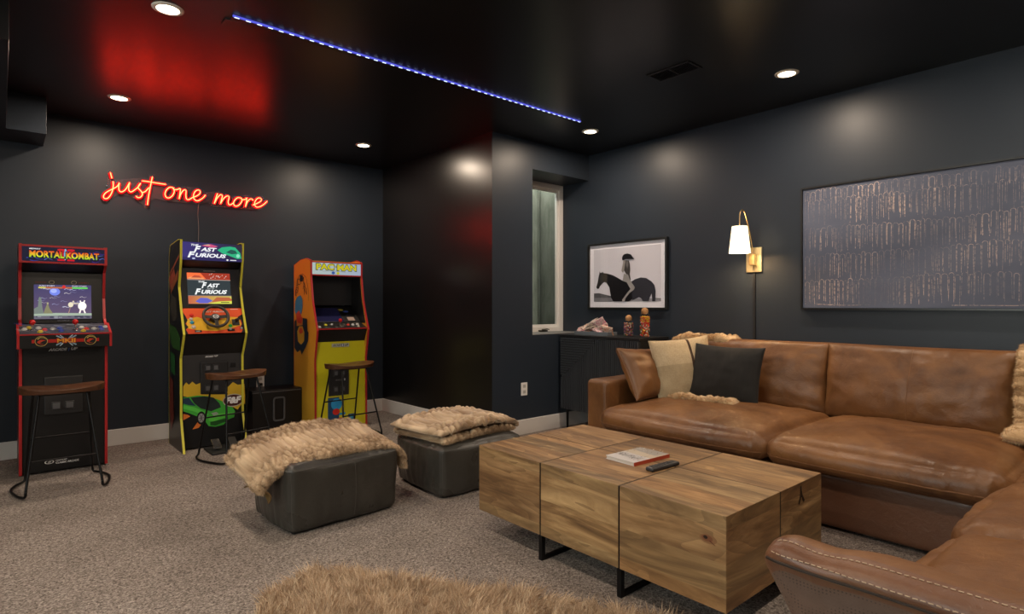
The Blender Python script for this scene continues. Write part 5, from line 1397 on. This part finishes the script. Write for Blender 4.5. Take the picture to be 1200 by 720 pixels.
# ---------------- framed photograph of a rider
def framed_photo():
    X = 4.44
    def S(x, y): v = on_side(680+x/7.2, 270+y/7.2, 4.418); return (-v.y, v.z)
    ya, yb, za, zb = -3.905, -2.985, 1.120, 1.765
    t = thing('framed_photograph', (4.44, 3.445, 1.44), 'framed black and white photograph of a rider in a wide hat on a dark horse', 'picture')
    O = (4.44, 3.445, 1.44)
    w = .020; b = MB()
    for q in ((2.985, 2.985+w, za, zb), (3.905-w, 3.905, za, zb), (2.985+w, 3.905-w, za, za+w), (2.985+w, 3.905-w, zb-w, zb)): b.box(4.405, 4.4395, q[0], q[1], q[2], q[3])
    b.build('frame', M['frame_black'], t, O, bevel=.0015)
    b = MB(); b.box(4.424, 4.436, 2.99, 3.90, za+.005, zb-.005); b.build('mat_board', plain('white mat board', (.86, .85, .93), .8), t, O)
    P = Print((4.4235, 0, 0), (0, -1, 0), (0, 0, 1))
    A = S(107, 160); B = S(668, 610); x0, x1, y0, y1 = -3.905+.070, -2.985-.070, za+.075, zb-.060
    # remap the traced picture to the flat print rectangle
    ax, bx_ = A[0], B[0]
    def m(x, y):
        u = S(x, y)[0]; u = (u-ax)/(bx_-ax)
        tx = (x-107)/561; top = 160 + (125-160)*tx; bot = 608 + 2*tx
        q = (bot-y)/(bot-top); return (x0+(x1-x0)*u, y0+(y1-y0)*q)
    def a(pts, c): P.poly([m(*p) for p in pts], c)
    g = lambda k, w_=0: (k*1.0, k*.98, k*1.10)
    P.poly([(x0, y0), (x1, y0), (x1, y1), (x0, y1)], lambda x, y: lerp(g(.74), g(.60), (y-y0)/(y1-y0)))
    a([(107,580),(668,585),(668,610),(107,608)], g(.33)); a([(107,536),(150,534),(190,545),(250,560),(262,580),(250,585),(107,575)], g(.10)); a([(107,575),(250,575),(262,608),(107,608)], g(.20)); a([(600,580),(668,583),(668,590),(600,588)], g(.2))
    D = (.010, .009, .012); D2 = (.030, .030, .042)
    a([(155,345),(165,362),(180,350),(188,362),(215,365),(260,378),(300,400),(345,430),(350,470),(300,480),(245,480),(215,447),(205,437)], D); a([(155,345),(205,437),(192,440),(175,455),(158,475),(150,495),(135,497),(128,482),(140,440),(146,395),(153,370)], (.03, .028, .03))
    a([(185,362),(218,366),(215,400),(210,445),(200,440),(180,420)], (.05, .042, .03))
    a([(240,400),(300,400),(345,428),(400,446),(425,444),(435,500),(432,585),(400,608),(270,608),(252,575),(244,530),(238,485),(215,450)], D)
    a([(420,440),(450,420),(500,405),(545,410),(590,440),(615,470),(625,520),(622,560),(590,545),(575,580),(565,608),(520,608),(503,582),(485,574),(450,590),(430,597),(428,520)], D2)
    a([(600,470),(625,520),(622,610),(597,610),(592,545),(596,500)], D2)
    a([(370,255),(402,258),(410,290),(413,340),(408,375),(417,425),(402,425),(394,385),(378,372),(360,340),(355,290)], (.06, .055, .055)); a([(378,262),(396,262),(398,300),(388,330),(380,300)], (.16, .15, .15))
    a([(357,252),(350,290),(340,345),(352,362),(362,345),(367,300),(375,256)], (.30, .28, .27)); a([(360,372),(395,378),(412,428),(385,445),(350,432)], (.30, .29, .29))
    a([(382,428),(412,424),(452,488),(445,508),(408,536),(374,580),(368,604),(345,602),(354,582),(392,530),(416,502),(388,452)], (.34, .32, .32)); a([(345,588),(368,592),(366,606),(350,606)], (.45, .42, .42))
    a([(345,235),(352,215),(365,203),(392,198),(420,207),(436,232),(450,248),(412,246),(375,246),(350,256)], D)
    P.build('photo_print', M['print'], t, O)
    m = NT('picture glass'); m.n.remove(m.b); tr = m.N('ShaderNodeBsdfTransparent'); gl = m.N('ShaderNodeBsdfGlossy'); gl.inputs['Roughness'].default_value = .02; mx = m.N('ShaderNodeMixShader'); mx.inputs[0].default_value = .025
    m.L(tr.outputs[0], mx.inputs[1]); m.L(gl.outputs[0], mx.inputs[2]); m.L(mx.outputs[0], m.out.inputs[0]); clear = m.m
    b = MB(); b.box(4.414, 4.416, 3.005, 3.885, za+w, zb-w); b.build('glass', clear, t, O)
framed_photo()

# ---------------- large abstract canvas
def canvas():
    Y1, Y0, Z0, Z1 = 1.838, -.02, 1.128, 2.012
    O = (4.44, .9, 1.57)
    t = thing('abstract_canvas', O, 'wide dark canvas with rows of copper scratched loops in a thin black frame', 'painting')
    b = MB()
    for q in ((Y0, Y0+.012, Z0, Z1), (Y1-.012, Y1, Z0, Z1), (Y0+.012, Y1-.012, Z0, Z0+.012), (Y0+.012, Y1-.012, Z1-.012, Z1)): b.box(4.392, 4.4395, q[0], q[1], q[2], q[3])
    b.build('frame', M['frame_black'], t, O)
    n = NT('slate canvas paint'); v = n.coord(); vv = n.coord((1, .35, 1))
    base = n.ramp(n.noise(vv, 2.6, 5, .6), [(.3, (.060, .074, .118)), (.55, (.090, .108, .165)), (.8, (.130, .150, .215))])
    patch = n.ramp(n.noise(n.coord((1, .8, 3.0)), 1.7, 7, .75, .6), [(.64, (0, 0, 0)), (.70, (1, 1, 1))]); fleck = n.ramp(n.noise(v, 70, 4, .8), [(.5, (0, 0, 0)), (.62, (1, 1, 1))])
    c = n.mix(n.math('MULTIPLY', n.math('MULTIPLY', patch, fleck), .75), base, (.34, .25, .20))
    n.set(Base_Color=c, Roughness=.6, Normal=n.bump(n.noise(v, 160, 3), .3, .002))
    b = MB(); b.box(4.402, 4.432, Y0+.014, Y1-.014, Z0+.014, Z1-.014); cv = b.build('canvas', n.m, t, O)
    s = NT('copper scratch'); v = s.coord()
    k = s.ramp(s.noise(v, 55, 4, .75), [(.40, (0, 0, 0)), (.56, (1, 1, 1))]); reg = s.ramp(s.noise(v, 3.2, 3, .5), [(.36, (.15, .15, .15)), (.62, (1, 1, 1))])
    c = s.mix(s.math('MULTIPLY', k, reg), (.090, .108, .165), (.62, .48, .42)); s.set(Base_Color=c, Roughness=.55)
    P = Print((4.4016, 0, 0), (0, -1, 0), (0, 0, 1)); P.eps = 2e-6; rnd = random.Random(77)
    rows = [(1.975, .09), (1.905, .17), (1.715, .165), (1.53, .165), (1.345, .17)]
    for ri, (zt, hgt) in enumerate(rows):
        y = -Y1 + .03; top_off = 0
        while y < -Y0 - .04:
            wd = rnd.uniform(.020, .034); drift = .012*math.sin(y*3+ri)
            z1 = zt + drift + rnd.uniform(-.012, .010); z0 = z1 - hgt*rnd.uniform(.75, 1.12); zr = z1 - hgt*rnd.uniform(.7, 1.12)
            z0 = max(z0, Z0+.02); zr = max(zr, Z0+.02); z1 = min(z1, Z1-.018)
            pts = [(y+rnd.uniform(-.003, .003), z0), (y, (z0+z1)/2), (y+.001, z1-wd*.5)] + [(y+wd/2-wd/2*math.cos(a), z1-wd*.5+wd*.5*math.sin(a)) for a in (.5, 1.0, 1.57, 2.1, 2.6)] + [(y+wd, z1-wd*.5), (y+wd-.001, (zr+z1)/2), (y+wd+rnd.uniform(-.004, .004), zr)]
            P.line(pts, rnd.choice([.0015, .002, .0028, .0045]), (1, 1, 1))
            if rnd.random() < .35: P.line([(y+wd*.5, z1-.03), (y+wd*.5+rnd.uniform(-.004, .004), z0+.01)], .003, (1, 1, 1), True)
            y += wd + rnd.uniform(.002, .010)
    P.line([(-Y1+.9, 1.160), (-Y1+1.2, 1.158), (-Y1+1.5, 1.175)], .006, (1, 1, 1), True); P.line([(-Y1+.1, 1.168), (-Y1+.3, 1.160), (-Y1+.45, 1.162)], .008, (1, 1, 1), True)
    P.build('painted_loops', s.m, t, O)
canvas()

# ---------------- wall sconce
def sconce():
    O = (4.44, 2.204, 1.515)
    t = thing('wall_sconce', O, 'brass wall sconce with a glowing white tapered shade', 'wall lamp')
    b = MB(); b.box(-.020, -.0005, -.062, .062, -.098, .095); b.build('backplate', plain('pale brass plate', (.86, .72, .42), .32, .85), t, bevel=.003)
    b = MB(); b.box(-.060, -.020, -.022, .022, -.045, .045); b.build('socket_block', M['brass'], t, bevel=.003)
    b = MB(); b.lathe([(.007, 0), (.007, .016), (.010, .018), (.010, .022)], (-.04, 0, -.068), 12); b.build('switch_knob', M['brass'], t, smooth=True)
    c, _ = smooth_curve([(-.040, 0, .04), (-.045, 0, .10), (-.09, 0, .22), (-.155, 0, .34), (-.19, 0, .368), (-.222, 0, .355), (-.237, 0, .32), (-.238, 0, .245)], 40)
    b = MB(); b.tube(c, .0045, 8); b.build('arm', M['brass'], t, smooth=True)
    # open tapered shade, thin wall
    s = NT('lit fabric shade'); s.set(Base_Color=(.85, .80, .70), Roughness=.8); s.b.inputs['Emission Color'].default_value = (1, .80, .50, 1); s.b.inputs['Emission Strength'].default_value = 1.35
    n = 40; v = []; f = []
    for (r, z) in ((.078, .040), (.056, .240), (.054, .240), (.076, .040)):
        for k in range(n): a = 2*PI*k/n; v.append((-.238+r*math.cos(a), r*math.sin(a), z))
    for i in range(4):
        for k in range(n): f.append((i*n+k, i*n+(k+1) % n, ((i+1) % 4)*n+(k+1) % n, ((i+1) % 4)*n+k))
    b = MB(); b.add(v, f); b.build('shade', s.m, t, smooth=True)
    b = MB(); b.tube([(-.238, 0, .245), (-.238, 0, .19)], .012, 10); b.build('lamp_holder', M['brass'], t, smooth=True)
    b = MB(); b.lathe([(.0005, -.028), (.018, -.02), (.026, 0), (.018, .02), (.010, .045)], (-.238, 0, .14), 16); b.build('bulb', emis('warm bulb', (1, .72, .40), 12), t, smooth=True)
    ld = bpy.data.lights.new('bulb_light', 'POINT'); ld.energy = SCONCE_W; ld.color = (1, .66, .34); ld.shadow_soft_size = .03
    lo = bpy.data.objects.new('bulb_light', ld); lo.location = (-.238, 0, .085); link(lo, t)
    b = MB(); b.box(-.012, -.0005, -.009, .009, -1.2, -.1); b.build('cord_cover', plain('black cord cover', (.012, .012, .014), .4), t)
sconce()

# ---------------- outlets and the black box between two cabinets
def outlet(loc, axis, label):
    t = thing('wall_outlet', loc, label, 'outlet')
    b = MB(); b.box(-.037, .037, -.006, 0, -.058, .058); b.build('cover_plate', M['white'], t, bevel=.002)
    b = MB()
    for z in (-.026, .026): b.box(-.016, .016, -.0075, -.005, z-.014, z+.014)
    b.build('socket', plain('white socket', (.5, .48, .45), .4), t, bevel=.001)
    return t
outlet((3.56, 3.9135, .406), 'y', 'white outlet plate on the projecting wall beside the ottoman')
o = outlet((1.882, 5.8235, .43), 'y', 'white outlet with a plug behind the stool of the racing cabinet')
b = MB(); b.box(-.012, .012, -.035, -.007, -.04, -.015); b.build('plug', M['black'], o, bevel=.003)
def subwoofer():
    O = (1.93, 5.62, 0)
    t = thing('speaker_box', O, 'low black box with a grey rounded opening between two arcade cabinets', 'speaker')
    b = MB(); b.box(-.225, .225, -.13, .17, 0, .385); b.build('body', M['black'], t, bevel=.004)
    b = MB(); b.box(-.225, .225, -.133, -.129, .365, .372); b.build('top_edge', M['grey_plastic'], t)
    ring = []
    for k in range(40):
        a = 2*PI*k/40; ring.append((.012 + .048*math.copysign(abs(math.cos(a))**.35, math.cos(a)), -.134, .205 + .105*math.copysign(abs(math.sin(a))**.2, math.sin(a))))
    b = MB(); b.tube(ring, .009, 6, True); b.build('port_ring', M['grey_plastic'], t, smooth=True)
subwoofer()
